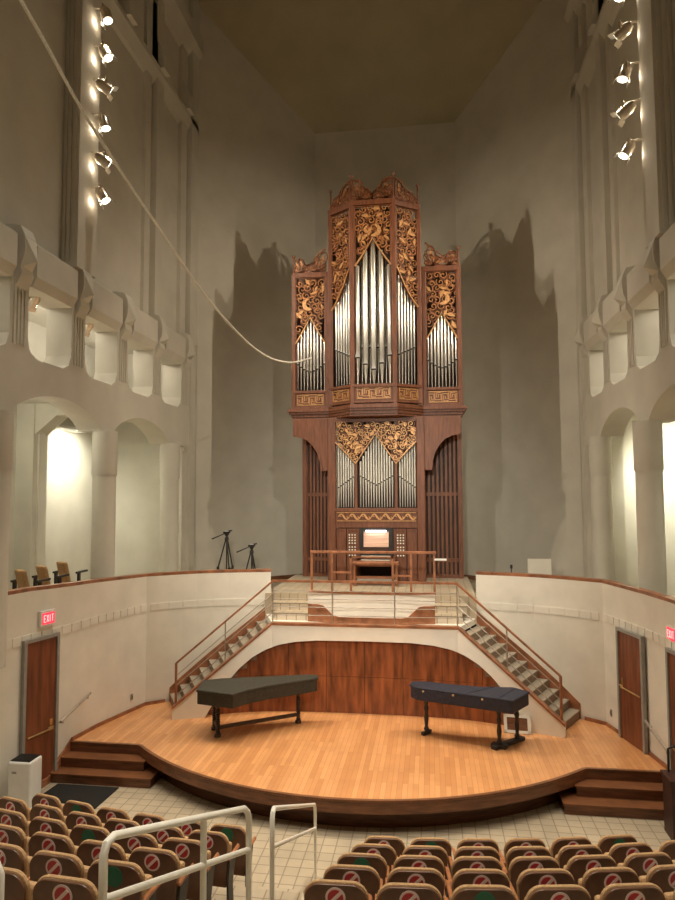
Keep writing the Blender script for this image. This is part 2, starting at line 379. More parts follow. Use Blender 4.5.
for sd in (-1, 1):
    for k, (y0, z) in enumerate(((11.26, -.34), (11.54, -.17))):
        ex = 5.38 if sd > 0 else 5.42
        poly = [(sd*ex, y0), (sd*(3.75 if k else 3.5), y0), (sd*(3.75 if k else 3.5), 11.85), (sd*(ex-.02), 11.85)]
        m2 = MB().use('fascia').prism(poly[::sd], FZ if k == 0 else -.34, z-.025)
        poly = [(sd*ex, y0-.02), (sd*(3.73 if k else 3.48), y0-.02), (sd*(3.73 if k else 3.48), 11.85), (sd*(ex-.02), 11.85)]
        m2.use('nosing').prism(poly[::sd], z-.025, z)
        m2.build('step', None, t)
# wall baseboards on the stage
for sd, nm in ((-1, 'left'), (1, 'right')):
    mb = MB(); strip_wall(mb, ([(5.33, 11.85), (5.21, 12.6), (4.85, 14.0), (4.5, 14.28)] if sd > 0 else [(-5.33, 11.85), (-5.23, 12.6), (-4.85, 14.0), (-4.5, 14.28)]), 1*sd, lambda i: 0, lambda i: .07, .02)
    mb.build('baseboard_'+nm, 'cap', **S)
    e = 0 if sd > 0 else .04
    mb = MB(); mb.prism([(sd*(5.42+e), 11.0), (sd*(5.35+e), 11.0), (sd*(5.29+e), 11.85), (sd*(5.36+e), 11.85)][::sd], FZ, FZ+.12)
    mb.add([(sd*(5.33+e), 11.2, FZ+.12), (sd*(5.40+e), 11.2, FZ+.12), (sd*(5.36+e), 11.85, FZ+.12), (sd*(5.29+e), 11.85, FZ+.12), (sd*(5.29+e), 11.85, .07), (sd*(5.36+e), 11.85, .07)],
           [(0, 3, 4), (1, 5, 2), (0, 4, 5, 1), (2, 5, 4, 3), (0, 1, 2, 3)])
    mb.build('baseboard_step_'+nm, 'cap', **S)

# stage back wall: facade with arch, wood panelling behind
Pc = [(-3.9, 13.2), (-1.95, 13.85), (1.95, 13.85), (3.9, 13.2)]
fp = dense(Pc, .06)
def wing_t(x):   # 0 at foot, 1 at corner
    return min(1, max(0, (3.9-abs(x))/1.95))
def fac_hi(x): return .20+(1.84-.20)*wing_t(x)
def arch(x):
    pts = [(3.27, 0), (3.2, .12), (3.05, .38), (2.85, .68), (2.6, .97), (2.35, 1.18), (2.1, 1.32), (1.8, 1.43), (1.45, 1.50), (1.0, 1.54), (0, 1.55)]
    ax = abs(x)
    if ax >= 3.27: return 0
    for (a, za), (b, zb) in zip(pts[:-1], pts[1:]):
        if b <= ax <= a: return za+(zb-za)*(a-ax)/(a-b)
    return 1.55
t = thing('stage_back_facade', 'white plaster facade with a wide low arch behind the two harpsichords', 'facade', (0, 13.7, 0))
xs = [p[0] for p in fp]
mb = MB(); strip_wall(mb, fp, 1, lambda i: arch(xs[i]), lambda i: fac_hi(xs[i]), .12); mb.build('arched_front', 'facade', t)
mb = MB(); strip_wall(mb, [(x, y-.02) for x, y in fp], 1, lambda i: fac_hi(xs[i]), lambda i: fac_hi(xs[i])+.05, .16); mb.build('wood_coping', 'cap', t)
t = thing('panelled_wall', 'cherry wood panelling filling the arch at the back of the stage', 'panelling', (0, 14, 0))
cv = smoothpath([(-3.25, 13.58), (-2.6, 13.84), (-1.9, 14.02), (0, 14.1), (1.9, 14.02), (2.6, 13.84), (3.25, 13.58)], 2)
cv = dense(cv, .1)
def yat(x):
    for p, q in zip(cv[:-1], cv[1:]):
        if p[0] <= x <= q[0]: return p[1]+(q[1]-p[1])*(x-p[0])/(q[0]-p[0])
    return cv[0][1]
for k in range(8):
    a, b = -3.25+6.5*k/8, -3.25+6.5*(k+1)/8
    seg = [(xx, yat(xx)) for xx in [a+.004+(b-a-.008)*q/10 for q in range(11)]]
    if len(seg) < 2: continue
    for z0, z1 in ((.0, .75), (.757, 1.7)):
        hi = lambda i, seg=seg, z1=z1: max(.02, min(z1, arch(max(0, abs(seg[i][0])-.25))+.08))
        if max(hi(i) for i in range(len(seg))) <= z0+.05: continue
        seg2 = seg
        mb = MB(); strip_wall(mb, seg2, 1, lambda i: min(z0, hi(i)-.01), hi, .03); mb.build('wood_panel', 'panel', t)
mb = MB(); strip_wall(mb, [(x, y+.035) for x, y in cv], 1, lambda i: 0, lambda i: max(.02, arch(max(0, abs(cv[i][0])-.25))+.05), .02); mb.build('backing', 'dark', t)

# staircases
for sd, nm in ((-1, 'left'), (1, 'right')):
    t = thing('staircase', f'carpeted flight of steps climbing along the curved wall on the {nm} of the stage', 'staircase', (sd*4, 13.8, 0), 'staircases up to the organ platform')
    I0, I1 = Vector((3.85, 13.36)), Vector((1.95, 14.0))
    W = [Vector(p) for p in smoothpath([(4.42, 14.36), (3.82, 14.78), (2.42, 15.14)], 2)]
    def wallpt(u):
        L = [0]
        for a, b in zip(W[:-1], W[1:]): L.append(L[-1]+(b-a).length)
        q = u*L[-1]
        for i in range(len(W)-1):
            if L[i] <= q <= L[i+1]+1e-9: return W[i].lerp(W[i+1], (q-L[i])/(L[i+1]-L[i]))
        return W[-1]
    N = 11; rs = 1.84/N
    for k in range(N-1):
        u0, u1 = k/(N-1), (k+1)/(N-1)
        a, b = I0.lerp(I1, u0), I0.lerp(I1, u1+.02 if k < N-2 else u1); c, d = wallpt(min(1, u1+.02)), wallpt(u0)
        top = (k+1)*rs
        poly = [(sd*a.x, a.y), (sd*b.x, b.y), (sd*c.x, c.y), (sd*d.x, d.y)]
        MB().use('riser').prism(poly[::-sd], max(0, top-.25), top-.025).use('carpet').prism(poly[::-sd], top-.025, top).build('step', None, t)
    # wood stringer against the wall
    pth = [wallpt(i/12) for i in range(13)]; pl = [(sd*p.x, p.y-.02) for p in pth]
    mb = MB(); strip_wall(mb, pl, -sd, lambda i: max(0, -.1+1.84*i/12), lambda i: .30+1.70*i/12, .03); mb.build('wall_stringer', 'cap', t)
    # balustrade: newel, rail, thin bars
    t = thing('stair_railing', f'wood-topped stair railing with thin steel bars, {nm} staircase', 'railing', (sd*3.9, 13.3, 0), 'stair railings')
    A = Vector((sd*3.86, 13.30, .26)); B = Vector((sd*1.95, 13.93, 1.90)); up = Vector((0, 0, .86))
    MB().use('cap').tube([A-Vector((0, 0, .05)), A+up+Vector((0, 0, .0))], .028, 8).build('newel_post', None, t, smooth=True)
    d = (B-A).normalized(); s_ = Vector((-d.y, d.x, 0)).normalized()
    mid = (A+B)/2+up+Vector((0, 0, .0)); hv = (B-A)/2
    MB().obox(mid, hv*1.01, s_*.03, (0, 0, .022)).build('handrail', 'cap', t)
    for k in range(3):
        o3 = Vector((0, 0, .20+.2*k)); MB().tube([A+o3, B+o3], .010, 6).build('bar', 'steel', t)
    for u in (.5,):
        q = A.lerp(B, u); MB().tube([q-Vector((0, 0, .04)), q+up*.98], .013, 6).build('baluster', 'steel', t)
t = thing('landing_railing', 'straight wood-topped railing with thin steel bars above the stage arch', 'railing', (0, 13.93, 1.89))
MB().box((-1.97, 13.90, 2.74), (1.97, 13.96, 2.785)).build('handrail', 'cap', t)
for k in range(4): MB().tube([(-1.95, 13.93, 2.05+.17*k), (1.95, 13.93, 2.05+.17*k)], .009, 6).build('bar', 'steel', t)
for x in (-1.95, -.66, .66, 1.95): MB().tube([(x, 13.93, 1.88), (x, 13.93, 2.75)], .013, 6).build('baluster', 'steel', t)

# landing and tiled tiers
mb = MB(); mb.prism([(-2.42, 15.14), (-1.95, 13.96), (1.95, 13.96), (2.42, 15.14)], BAL-.12, BAL).build('floor_landing', 'low', **S)
for k, (y0, z) in enumerate(((14.42, 2.0), (14.77, 2.16), (15.12, PLAT))):
    hw = 2.08+.12*k
    mb = MB().use('bricktile').box((-hw, y0, BAL if k == 0 else BAL+.16*k), (hw, y0+.4, z-.02)); mb.use('tile').box((-hw, y0-.015, z-.02), (hw, y0+.4, z+.001))
    tag = ['lowest', 'middle', 'topmost'][k]
    mb.build('riser_step', None, label=f'wide low tiled step behind the landing railing, {tag} of three', category='step', group='tiled steps up to the organ')
# bowed white panel with wood cap and skirt
t = thing('bowed_panel', 'bowed white panel with a wood cap in front of the organ console', 'panel', (.1, 14.5, BAL))
bp = [(.12+1.38*u, 14.2+.16*u*u) for u in [i/12-1 for i in range(25)]]
mb = MB(); strip_wall(mb, bp, 1, lambda i: 1.86, lambda i: 2.47, .05); mb.build('white_panel', 'facade', t)
mb = MB(); strip_wall(mb, [(x, y-.02) for x, y in bp], 1, lambda i: 2.47, lambda i: 2.51, .09); mb.build('wood_cap', 'cap', t)
bs = [(x, y-.03) for x, y in bp]
mb = MB(); strip_wall(mb, bs, 1, lambda i: 1.845, lambda i: 1.97+max(0, min(.25, (abs(bs[i][0]-.12)-.78)*.9)), .03); mb.build('wood_skirt', 'cap', t)

# ================================================================== ORGAN
T = thing('pipe_organ', 'tall wooden pipe organ with silver pipes and gilded carved screens', 'pipe organ', (0, 17.6, PLAT))
def plane(o, ang=0):   # vertical panel frame: u along, v up, h out towards the hall
    ux = Vector((math.cos(ang), math.sin(ang), 0)); nx = Vector((math.sin(ang), -math.cos(ang), 0)); o = Vector(o)
    return lambda u, v, h: o+ux*u+Vector((0, 0, v))+nx*h
def inside(p, poly):
    x, y = p; c = False; n = len(poly)
    for i in range(n):
        (x1, y1), (x2, y2) = poly[i], poly[(i+1) % n]
        if (y1 > y) != (y2 > y) and x < (x2-x1)*(y-y1)/(y2-y1)+x1: c = not c
    return c
def carving(name, poly, F, seed, cell=.17, wd=.034, edge=None, leafs=.4, bright='gold'):
    rnd = random.Random(seed); mb = MB()
    us = [p[0] for p in poly]; vs = [p[1] for p in poly]
    # underlying brown tracery web
    mb.use('carve')
    v = min(vs)+cell/2; row = 0
    spots = []
    while v < max(vs):
        u = min(us)+cell/2+(cell/2 if row % 2 else 0)
        while u < max(us):
            p = (u+rnd.uniform(-.25, .25)*cell, v+rnd.uniform(-.25, .25)*cell)
            if inside(p, poly): spots.append(p)
            u += cell
        v += cell*.8; row += 1
    def clip_run(pts, w_, d):
        run = []
        for q in pts+[None]:
            if q is not None and inside(q, poly): run.append(q)
            else:
                if len(run) > 1: mb.ribbon(run, w_, d, F)
                run = []
    for p in spots:
        r = cell*rnd.uniform(.46, .62); a0 = rnd.uniform(0, 6.28); sg = rnd.choice((-1, 1))
        mb.use('carve')
        clip_run([(p[0]+r*1.05*math.cos(a0+.5*i), p[1]+r*1.05*math.sin(a0+.5*i)) for i in range(10)], wd*.8, .02)
        mb.use(bright)
        pts = []
        for i in range(17):
            q = i/16; rr = r*(1-.85*q); a = a0+sg*q*1.2*2*PI; pts.append((p[0]+rr*math.cos(a), p[1]+rr*math.sin(a)))
        clip_run(pts, wd*.6, .045)
        if rnd.random() < leafs:      # a leaf blade
            a = rnd.uniform(0, 6.28); L = cell*rnd.uniform(.45, .8); W_ = L*.36
            lf = [(p[0]+math.cos(a)*L*(k/5-1)*.9-math.sin(a)*W_*math.sin(PI*k/10)*1.0, p[1]+math.sin(a)*L*(k/5-1)*.9+math.cos(a)*W_*math.sin(PI*k/10)) for k in range(11)]
            lf += [(p[0]+math.cos(a)*L*(k/5-1)*.9+math.sin(a)*W_*.5*math.sin(PI*k/10), p[1]+math.sin(a)*L*(k/5-1)*.9-math.cos(a)*W_*.5*math.sin(PI*k/10)) for k in range(9, 0, -1)]
            if all(inside(q, poly) for q in lf): mb.use('goldleaf').prism(lf, .02, .06, F)
    # frame ribbon round the field
    mb.use('carve'); mb.ribbon(poly, wd*1.1, .05, F, closed=True)
    if edge: mb.use('goldleaf'); mb.ribbon(edge, wd*.8, .065, F)
    return mb.build(name, None, T)
def crescent(F, c, r, flip=1, parent=None):
    out = [(c[0]+flip*r*math.cos(a), c[1]+r*math.sin(a)) for a in [math.radians(-130+i*20) for i in range(12)]]
    inn = [(c[0]+flip*(r*.30+r*.62*math.cos(a))-flip*r*.55, c[1]+r*.18+r*.70*math.sin(a)) for a in [math.radians(85-i*18) for i in range(10)]]
    m2 = MB().use('goldleaf'); m2.prism(out+inn, .03, .08, F); m2.build('carved_moon', None, T)
def pipe(x, y, z0, mouth, top, r, pm='pipe'):
    """foot cone, mouth with shield lips, cylinder body"""
    mb = MB().use(pm); n = 12
    mb.lathe((x, y, 0), [(r*.28, z0), (r*.92, mouth-.02), (r, mouth+.02), (r, top-.01), (r*.96, top)], n)
    h = r*3.4
    # pointed upper lip, standing a little proud, and dark mouth slot
    mb.add([(x-r*.75, y-r*1.0, mouth+.03), (x+r*.75, y-r*1.0, mouth+.03), (x, y-r*1.06, mouth+h), (x-r*.75, y-r*.6, mouth+.03), (x+r*.75, y-r*.6, mouth+.03), (x, y-r*.8, mouth+h)],
           [(0, 1, 2), (3, 5, 4), (0, 2, 5, 3), (1, 4, 5, 2), (0, 3, 4, 1)])
    mb.use('dark').box((x-r*.72, y-r*1.03, mouth-.005), (x+r*.72, y-r*.5, mouth+.03))
    mb.build('pipe', None, T, smooth=True)

Ys, Yc = 17.65, 17.05
# --- upper case: side towers, angled flanks, centre bay
def post(x, y, z0, z1, w_=.055, name='post', m='case'):
    MB().box((x-w_, y-.07, z0), (x+w_, y+.07, z1)).build(name, m, T, bevel=.012)
for x in (-2.27, -1.33, 1.33, 2.27): post(x, Ys, 6.93, 10.77)
for x in (-1.2, 1.2): post(x, 17.5, 6.95, 12.45, .07)
for x in (-.56, .56): post(x, Yc, 6.95, 12.5, .06)
fan = math.atan2(17.5-Yc, -1.2+.56)   # flank angle
fl = {-1: (Vector((-1.2, 17.5, 0)), math.atan2(Yc-17.5, .64)), 1: (Vector((.56, Yc, 0)), math.atan2(17.5-Yc, .64))}
fw = math.hypot(.64, 17.5-Yc)
# rails (top and bottom) of each bay
def bay(o, ang, wdt, zb, zt, hb=.13, ht=.14):
    F = plane(o, ang); 
    for z0, z1, nm in ((zb, zb+.05, 'bottom_rail'), (zb+.42, zb+.50, 'middle_rail'), (zt-ht, zt, 'top_rail')):
        MB().prism([(0, z0), (wdt, z0), (wdt, z1), (0, z1)], -.06, .08, F).build(nm, 'case', T, bevel=.008)
    MB().prism([(0, zb), (wdt, zb), (wdt, zb+.45), (0, zb+.45)], -.05, .03, F).build('fret_board', 'case', T)
    MB().prism([(0, zb+.45), (wdt, zb+.45), (wdt, zt), (0, zt)], -.50, -.46, F).build('back_board', 'casedark', T)
    return F
def fret(F, x0, x1, z0, z1, seed):
    rnd = random.Random(seed); mb = MB().use('goldleaf'); d = .016
    G = lambda u, v, h: F(u, v, h+.03)
    mb.ribbon([(x0, z0), (x1, z0), (x1, z1), (x0, z1)], d*1.2, .02, G, closed=True)
    w_ = x1-x0; n = max(2, round(w_/.19)); c = w_/n; h = z1-z0
    for i in range(n):
        a = x0+c*i; f = (lambda q: q) if i % 2 == 0 else (lambda q: 1-q)
        k = [(.0, .78), (.72, .78), (.72, .28), (.36, .28), (.36, .55)]
        mb.ribbon([(a+c*p, z0+h*f(q)) for p, q in k], d, .02, G)
        k = [(1.0, .22), (.86, .22), (.86, .92)]
        mb.ribbon([(a+c*p, z0+h*f(q)) for p, q in k], d, .02, G)
        mb.ribbon([(a+c*.12, z0+h*f(.1)), (a+c*.12, z0+h*f(.6))], d, .02, G)
        mb.ribbon([(a+c*.12, z0+h*f(.1)), (a+c*.8, z0+h*f(.1))], d, .02, G)
    mb.build('gold_fretwork', None, T)
for sd in (-1, 1):
    x0 = -2.27 if sd < 0 else 1.33
    F = bay((x0, Ys, 0), 0, .94, 6.96, 10.77)
    fret(F, .1, .84, 7.06, 7.34, 3)
    poly = [(.06, 10.62), (.88, 10.62), (.88, 8.78), (.68, 9.12), (.47, 9.5), (.26, 9.12), (.06, 8.78)]
    carving('carved_screen', poly, F, 11+sd, .2, .034, edge=[(.88, 8.78), (.68, 9.12), (.47, 9.5), (.26, 9.12), (.06, 8.78)])
    crescent(F, (.42 if sd < 0 else .52, 9.86), .17, -1 if sd < 0 else 1)
    for i in range(9):
        u = (i-4)/4; top = 9.62-.78*abs(u)
        pipe(x0+.47+u*.375, Ys+.10-.04*(1-u*u), 7.46, 7.98+.22*abs(u)**1.5, top, .037)
    # flanks
    o, ang = fl[sd]; F = bay(o, ang, fw, 7.0, 12.42)
    fret(F, .1, fw-.1, 7.1, 7.38, 5)
    ins = (lambda u: u) if sd > 0 else (lambda u: fw-u)     # u measured from the inner post
    lo = [(ins(.06), 10.62), (ins(.3), 10.15), (ins(.5), 9.85), (ins(fw-.06), 9.62)]
    poly = [(ins(.06), 12.25)]+lo+[(ins(fw-.06), 12.25)]
    carving('carved_screen', poly, F, 21+sd, .19, .036, edge=lo, leafs=.3)
    for i in range(7):
        q = .1+i*(fw-.2)/6; p = F(ins(q), 0, -.1)
        top = 10.72-1.05*q/fw*1.05
        pipe(p.x, p.y, 7.50, 8.2+.36*q/fw, top, .037)
F = bay((-.56, Yc, 0), 0, 1.12, 7.0, 12.47)
fret(F, .12, 1.0, 7.12, 7.42, 9)
lo = [(1.04, 10.68), (.8, 11.02), (.56, 11.42), (.32, 11.02), (.08, 10.68)]
carving('carved_screen', [(.08, 12.3), (1.04, 12.3)]+lo, F, 31, .2, .04, edge=lo, leafs=.3)
crescent(F, (.62, 11.62), .17, 1); crescent(F, (.44, 11.66), .11, -1)
for i in range(5):
    u = (i-2)/2; pipe(u*.43, Yc+.06, 7.52, [8.2, 8.02, 7.88, 8.04, 8.24][i], 11.5-.8*abs(u), .078)
for i in range(4):
    u = (i-1.5)/1.5; pipe(u*.32, Yc+.22, 7.52, 8.5, 11.2-.5*abs(u), .045)
# crests and finials
def lobes(name, F, x0, x1, zb, hs, seed):
    """scalloped openwork crest, hs = outline heights left to right"""
    mb = MB(); n = len(hs)
    def H(u):
        q = (u-x0)/(x1-x0)*(n-1); i = min(n-2, max(0, int(q))); f = q-i; f = f*f*(3-2*f); return hs[i]*(1-f)+hs[i+1]*f
    N = 24; out = [(x0+(x1-x0)*i/N, zb+H(x0+(x1-x0)*i/N)+.012*math.sin(i*2.1)) for i in range(N+1)]
    mb.use('carve').ribbon(out, .04, .05, F)
    mb.ribbon([(x0, zb+.02), (x1, zb+.02)], .05, .05, F)
    k = max(2, round((x1-x0)/.4))
    for j in range(k):
        b0 = x0+(x1-x0)*(j+.5)/k
        for th in (-62, -34, -8, 18, 44, 68):
            a = math.radians(th+(j*13) % 9); dx, dz = math.sin(a), math.cos(a); l = 0
            while l < .75 and x0 < b0+dx*l < x1 and dz*l < H(min(x1, max(x0, b0+dx*l)))-.02: l += .02
            if l < .1: continue
            pts = []
            for i in range(14):
                q = 2*PI*i/14; uu = l*(.5-.5*math.cos(q)); vv = l*.17*math.sin(q)*(1.15-.3*math.cos(q)); pts.append((b0+dx*uu+dz*vv, zb+.02+dz*uu-dx*vv))
            mb.use('carve').ribbon(pts, .024, .05, F, closed=True)
            mb.use('gold').ribbon([(b0+dx*l*q, zb+.02+dz*l*q) for q in (.3, .6, .85)], [.03, .08, .02], .03, F)
    mb.build(name, None, T)
lobes('crest', plane((-.56, Yc, 0)), .04, 1.08, 12.47, [.56, .55, .3, .16, .3, .55, .6], 1)
for sd in (-1, 1):
    o, ang = fl[sd]; F = plane(o, ang); hh = [.14, .3, .34, .55, .62]
    lobes('crest', F, .05, fw-.05, 12.42, hh if sd < 0 else hh[::-1], 2)
    x0 = -2.27 if sd < 0 else 1.33; hh = [.36, .40, .2, .26, .55, .66]
    lobes('crest', plane((x0, Ys, 0)), .04, .9, 10.77, hh if sd < 0 else hh[::-1], 3)
    def finial(x, y, z, h):
        mb = MB().use('case'); mb.lathe((x, y, z), [(.03, 0), (.022, h*.5), (.03, h*.82), (.02, h*.85), (.045, h*.9), (.045, h*.97), (.015, h)], 8)
        mb.tube([(x, y, z+h*.93), (x+.07*sd, y, z+h)], [.025, .012], 6); mb.build('finial', None, T, smooth=True)
    finial(sd*.56, Yc, 12.47, .74); finial(sd*1.2, 17.5, 12.42, .62); finial(sd*2.27, Ys, 10.77, .52)
# side returns of upper case
for sd in (-1, 1):
    MB().box((min(sd*2.33, sd*2.2), Ys, 6.95), (max(sd*2.33, sd*2.2), 18.4, 10.7)).build('case_side', 'case', T)
    MB().box((min(sd*1.27, sd*1.14), 17.55, 6.95), (max(sd*1.27, sd*1.14), 18.4, 12.4)).build('case_side', 'case', T)
MB().box((-2.3, 18.38, 6.95), (2.3, 18.42, 10.7)).build('case_back', 'casedark', T)
MB().box((-1.2, 18.38, 10.8), (1.2, 18.42, 12.4)).build('case_back', 'casedark', T)
# --- cornice following the bays
def corn(off): return [(-2.33-off, Ys-.08-off), (-1.28, Ys-.08-off), (-.62, Yc-.1-off), (.62, Yc-.1-off), (1.28, Ys-.08-off), (2.33+off, Ys-.08-off), (2.33+off, 18.4), (-2.33-off, 18.4)]
mb = MB().use('case')
for off, z0, z1 in ((.02, 6.93, 6.97), (.09, 6.86, 6.93), (.05, 6.80, 6.86), (0, 6.72, 6.80), (-.04, 6.66, 6.72)): mb.prism(corn(off), z0, z1)
mb.build('cornice', None, T)
# --- lower case
for x in (-1.19, 1.19): MB().box((x-.11, 17.42, PLAT), (x+.11, 17.62, 6.68)).build('pillar', 'case', T, bevel=.02)
mb = MB(); mb.box((-1.1, 17.95, PLAT), (1.1, 18.0, 6.68)); mb.build('back_board', 'casedark', T)
MB().box((-1.1, 17.40, 6.58), (1.1, 17.6, 6.70)).build('top_rail', 'case', T)
MB().box((-1.1, 17.40, 4.14), (1.1, 17.6, 4.24)).build('impost', 'case', T, bevel=.01)
MB().box((-1.1, 17.44, 3.72), (1.1, 17.6, 4.14)).build('frieze', 'case', T)
F = plane((-1.05, 17.435, 0))
mb = MB().use('goldleaf'); mb.ribbon([(0, 3.9), (2.1, 3.9), (2.1, 4.12), (0, 4.12)], .018, .02, F, closed=True)
for k in range(7):
    a = .04+k*.295
    mb.ribbon([(a+.295*q/10, 4.01+.07*math.sin(2*PI*q/10)) for q in range(11)], [.02+.03*abs(math.sin(PI*q/10)) for q in range(11)], .03, F)
    mb.ribbon([(a+.08+.035*math.cos(b), 4.045+.035*math.sin(b)) for b in [i*.6 for i in range(9)]], .018, .035, F)
    mb.ribbon([(a+.22+.035*math.cos(b), 3.975+.035*math.sin(b)) for b in [3+i*.6 for i in range(9)]], .018, .035, F)
mb.build('gold_wave_frieze', None, T)
for x in (-.535, .535): MB().box((x-.035, 17.42, 4.24), (x+.035, 17.52, 6.6)).build('mullion', 'case', T)
F = plane((0, 17.44, 0))
lowpoly = [(-1.08, 6.56), (-1.08, 6.0), (-.8, 5.72), (-.54, 5.42), (-.3, 5.78), (0, 6.22), (.3, 5.78), (.54, 5.42), (.8, 5.72), (1.08, 6.0), (1.08, 6.56)]
carving('carved_screen', lowpoly, F, 41, .15, .028, edge=lowpoly[1:-1], leafs=.25, bright='goldleaf')
for i in range(13):
    u = (i-6)/6; pipe(u*.43, 17.66, 4.26, 4.84+.24*abs(u), 6.32-.82*abs(u), .027, 'pipelow')
for sd in (-1, 1):
    for i in range(7):
        q = i/6; pipe(sd*(.63+q*.40), 17.66, 4.26, 5.06-.28*q, 5.52+.6*q, .026, 'pipelow')
# quarter arch brackets under the side towers
for sd in (-1, 1):
    pr = [(1.28, 6.67), (2.26, 6.67), (2.26, 6.22)]
    for i in range(13):
        a = i/12*PI/2; pr.append((1.42+.76*math.cos(a)-.0, 5.24+.96*math.sin(a)) if i else (2.18, 6.20))
    pr2 = [(2.2, 6.2)]+[(1.44+.72*math.cos(PI/2*k/12)**1.0, 6.2-.92*(1-math.sin(PI/2*(1-k/12)))) for k in range(1, 13)]
    cv = [(2.22, 6.2), (2.02, 6.17), (1.83, 6.08), (1.68, 5.93), (1.56, 5.73), (1.49, 5.5), (1.46, 5.24), (1.28, 5.24)]
    poly = [(1.28, 6.67), (2.26, 6.67), (2.26, 6.2)]+cv
    MB().prism([(sd*a, b) for a, b in poly], 17.46, 17.62, lambda u, v, h: (u, h, v)).build('arch_bracket', 'case', T, bevel=.008)
    MB().ribbon([(sd*a, b+.0) for a, b in cv[:-1]], .05, .05, plane((0, 17.46, 0))).build('bracket_moulding', 'case', T)
    # slatted side screen set back
    mb = MB().use('casedark'); x0, x1 = (-2.14, -1.25) if sd < 0 else (1.25, 2.3)
    mb.box((x0, 18.32, PLAT), (x1, 18.36, 6.65)); mb.build('slat_backing', None, T)
    mb = MB().use('case'); n = 9
    for k in range(n):
        a = x0+(x1-x0)*k/n; mb.box((a, 18.26, PLAT+.1), (a+.06, 18.32, 6.65))
    for z in (PLAT, 2.75, 4.55, 6.5): mb.box((x0, 18.25, z), (x1, 18.33, z+.1))
    mb.box(((x0 if sd < 0 else x1-.12), 18.2, PLAT), ((x0+.12 if sd < 0 else x1), 18.36, 6.65)) 
    mb.build('slatted_screen', None, T)
# --- console front
for a, b in ((-1.08, -.80), (-.80, -.44), (.44, .80), (.80, 1.08)):
    mb = MB().use('case'); mb.box((a+.01, 17.46, PLAT), (b-.01, 17.52, 3.7)); mb.ribbon([(a+.04, 2.5), (b-.04, 2.5), (b-.04, 3.64), (a+.04, 3.64)], .02, .015, plane((0, 17.46, 0)), closed=True)
    mb.build('door_panel', None, T)
kn = None
for sd in (-1, 1):
    for g0 in (3.42, 3.1):
        for r_ in range(4):
            for c_ in range(3):
                x, y, z = sd*.64+(c_-1)*.075, 17.40, g0+.11-r_*.072
                if kn is None:
                    mb = MB().use('ivory'); mb.tube([(x, y+.06, z), (x, y, z)], [.012, .022], 8); kn = mb.build('stop_knob', None, T); kn0 = Vector((x, y, z))
                else:
                    o = kn.copy(); C.objects.link(o); o.parent = T; o.location = Vector((x, y, z))-kn0
mb = MB().use('black'); mb.box((-.44, 17.40, 3.0), (.44, 17.50, 3.71)); mb.build('music_desk_recess', None, T)
mb = MB().use('screen'); mb.obox((0, 17.36, 3.42), (.33, 0, 0), (0, .005, 0), (0, .03, .20)); 
mb.use('casedark'); mb.box((-.36, 17.34, 3.14), (.36, 17.38, 3.2)); md = mb.build('music_desk', None, T)
mb = MB().use('strip'); mb.box((-.27, 17.31, 3.61), (.27, 17.36, 3.66)); mb.build('desk_light', None, T).parent = md
area((0, 17.28, 3.62), (0, 17.36, 3.3), .5, (1, .88, .85), .5, .04, 'music_desk_light')
for k in range(3):
    mb = MB().use('case'); z = 2.98-.09*k; y = 17.36-.11*k
    mb.box((-.48, y-.14, z-.05), (.48, 17.46, z)); mb.use('ivory').box((-.38, y-.13, z), (.38, y-.02, z+.015)); mb.use('black')
    for q in range(26): mb.box((-.37+q*.029, y-.09, z+.015), (-.36+q*.029, y-.02, z+.025))
    mb.build('keyboard', None, T)
for sd in (-1, 1): MB().box((min(sd*.48, sd*.52), 16.9, PLAT), (max(sd*.48, sd*.52), 17.46, 3.0)).build('key_cheek', 'case', T)
mb = MB().use('ivory')
mb.use('case').box((-.6, 16.75, PLAT), (.6, 17.4, PLAT+.06)); mb.use('ivory')
for q in range(24): mb.box((-.56+q*.048, 16.8, PLAT+.06), (-.535+q*.048, 17.35, PLAT+.1))
mb.build('pedalboard', None, T)
t = thing('organ_bench', 'plain wooden organ bench pulled up to the keyboards', 'bench', (.05, 16.55, PLAT))
MB().box((-.52, 16.38, 2.86), (.62, 16.72, 2.92)).build('seat', 'cap', t, bevel=.01)
for x in (-.5, .55): MB().box((x-.0, 16.42, PLAT), (x+.05, 16.68, 2.86)).build('leg', 'cap', t)
MB().box((-.45, 16.53, 2.5), (.55, 16.57, 2.56)).build('stretcher', 'cap', t)
# pairs of shoes-like white bobbles below the bench are the toe studs
t2 = None
for x in (-.42, -.36, -.30, -.1, -.03, .06, .3, .36):
    o = MB().use('ivory').sphere((x, 16.70, PLAT+.20), .025, 6) if False else None
# gallery railing in front of the console
t = thing('gallery_railing', 'wooden rail with square posts round the organ bench', 'railing', (.08, 15.25, PLAT))
MB().box((-1.37, 15.22, 3.24), (1.55, 15.28, 3.30)).build('top_rail', 'cap', t, bevel=.01)
for x in (-1.34, -.86, .97, 1.5): MB().box((x-.025, 15.225, PLAT), (x+.025, 15.275, 3.24)).build('post', 'cap', t)
MB().box((-.86, 15.23, 2.78), (-.42, 15.27, 2.82)).build('cross_rail', 'cap', t)
MB().box((.54, 15.23, 2.72), (1.0, 15.27, 2.76)).build('cross_rail', 'cap', t)
for x in (-.44, .54): MB().box((x-.025, 15.4, PLAT), (x+.025, 15.45, 3.16)).build('post', 'cap', t)
MB().box((-.46, 15.4, 3.12), (.56, 15.45, 3.16)).build('inner_rail', 'cap', t)
mb = MB().use('white'); mb.box((1.5, 15.20, 3.10), (1.78, 15.25, 3.14)); mb.build('rail_lamp', None, label='small white bar lamp clipped to the right end of the rail by the organ', category='lamp')

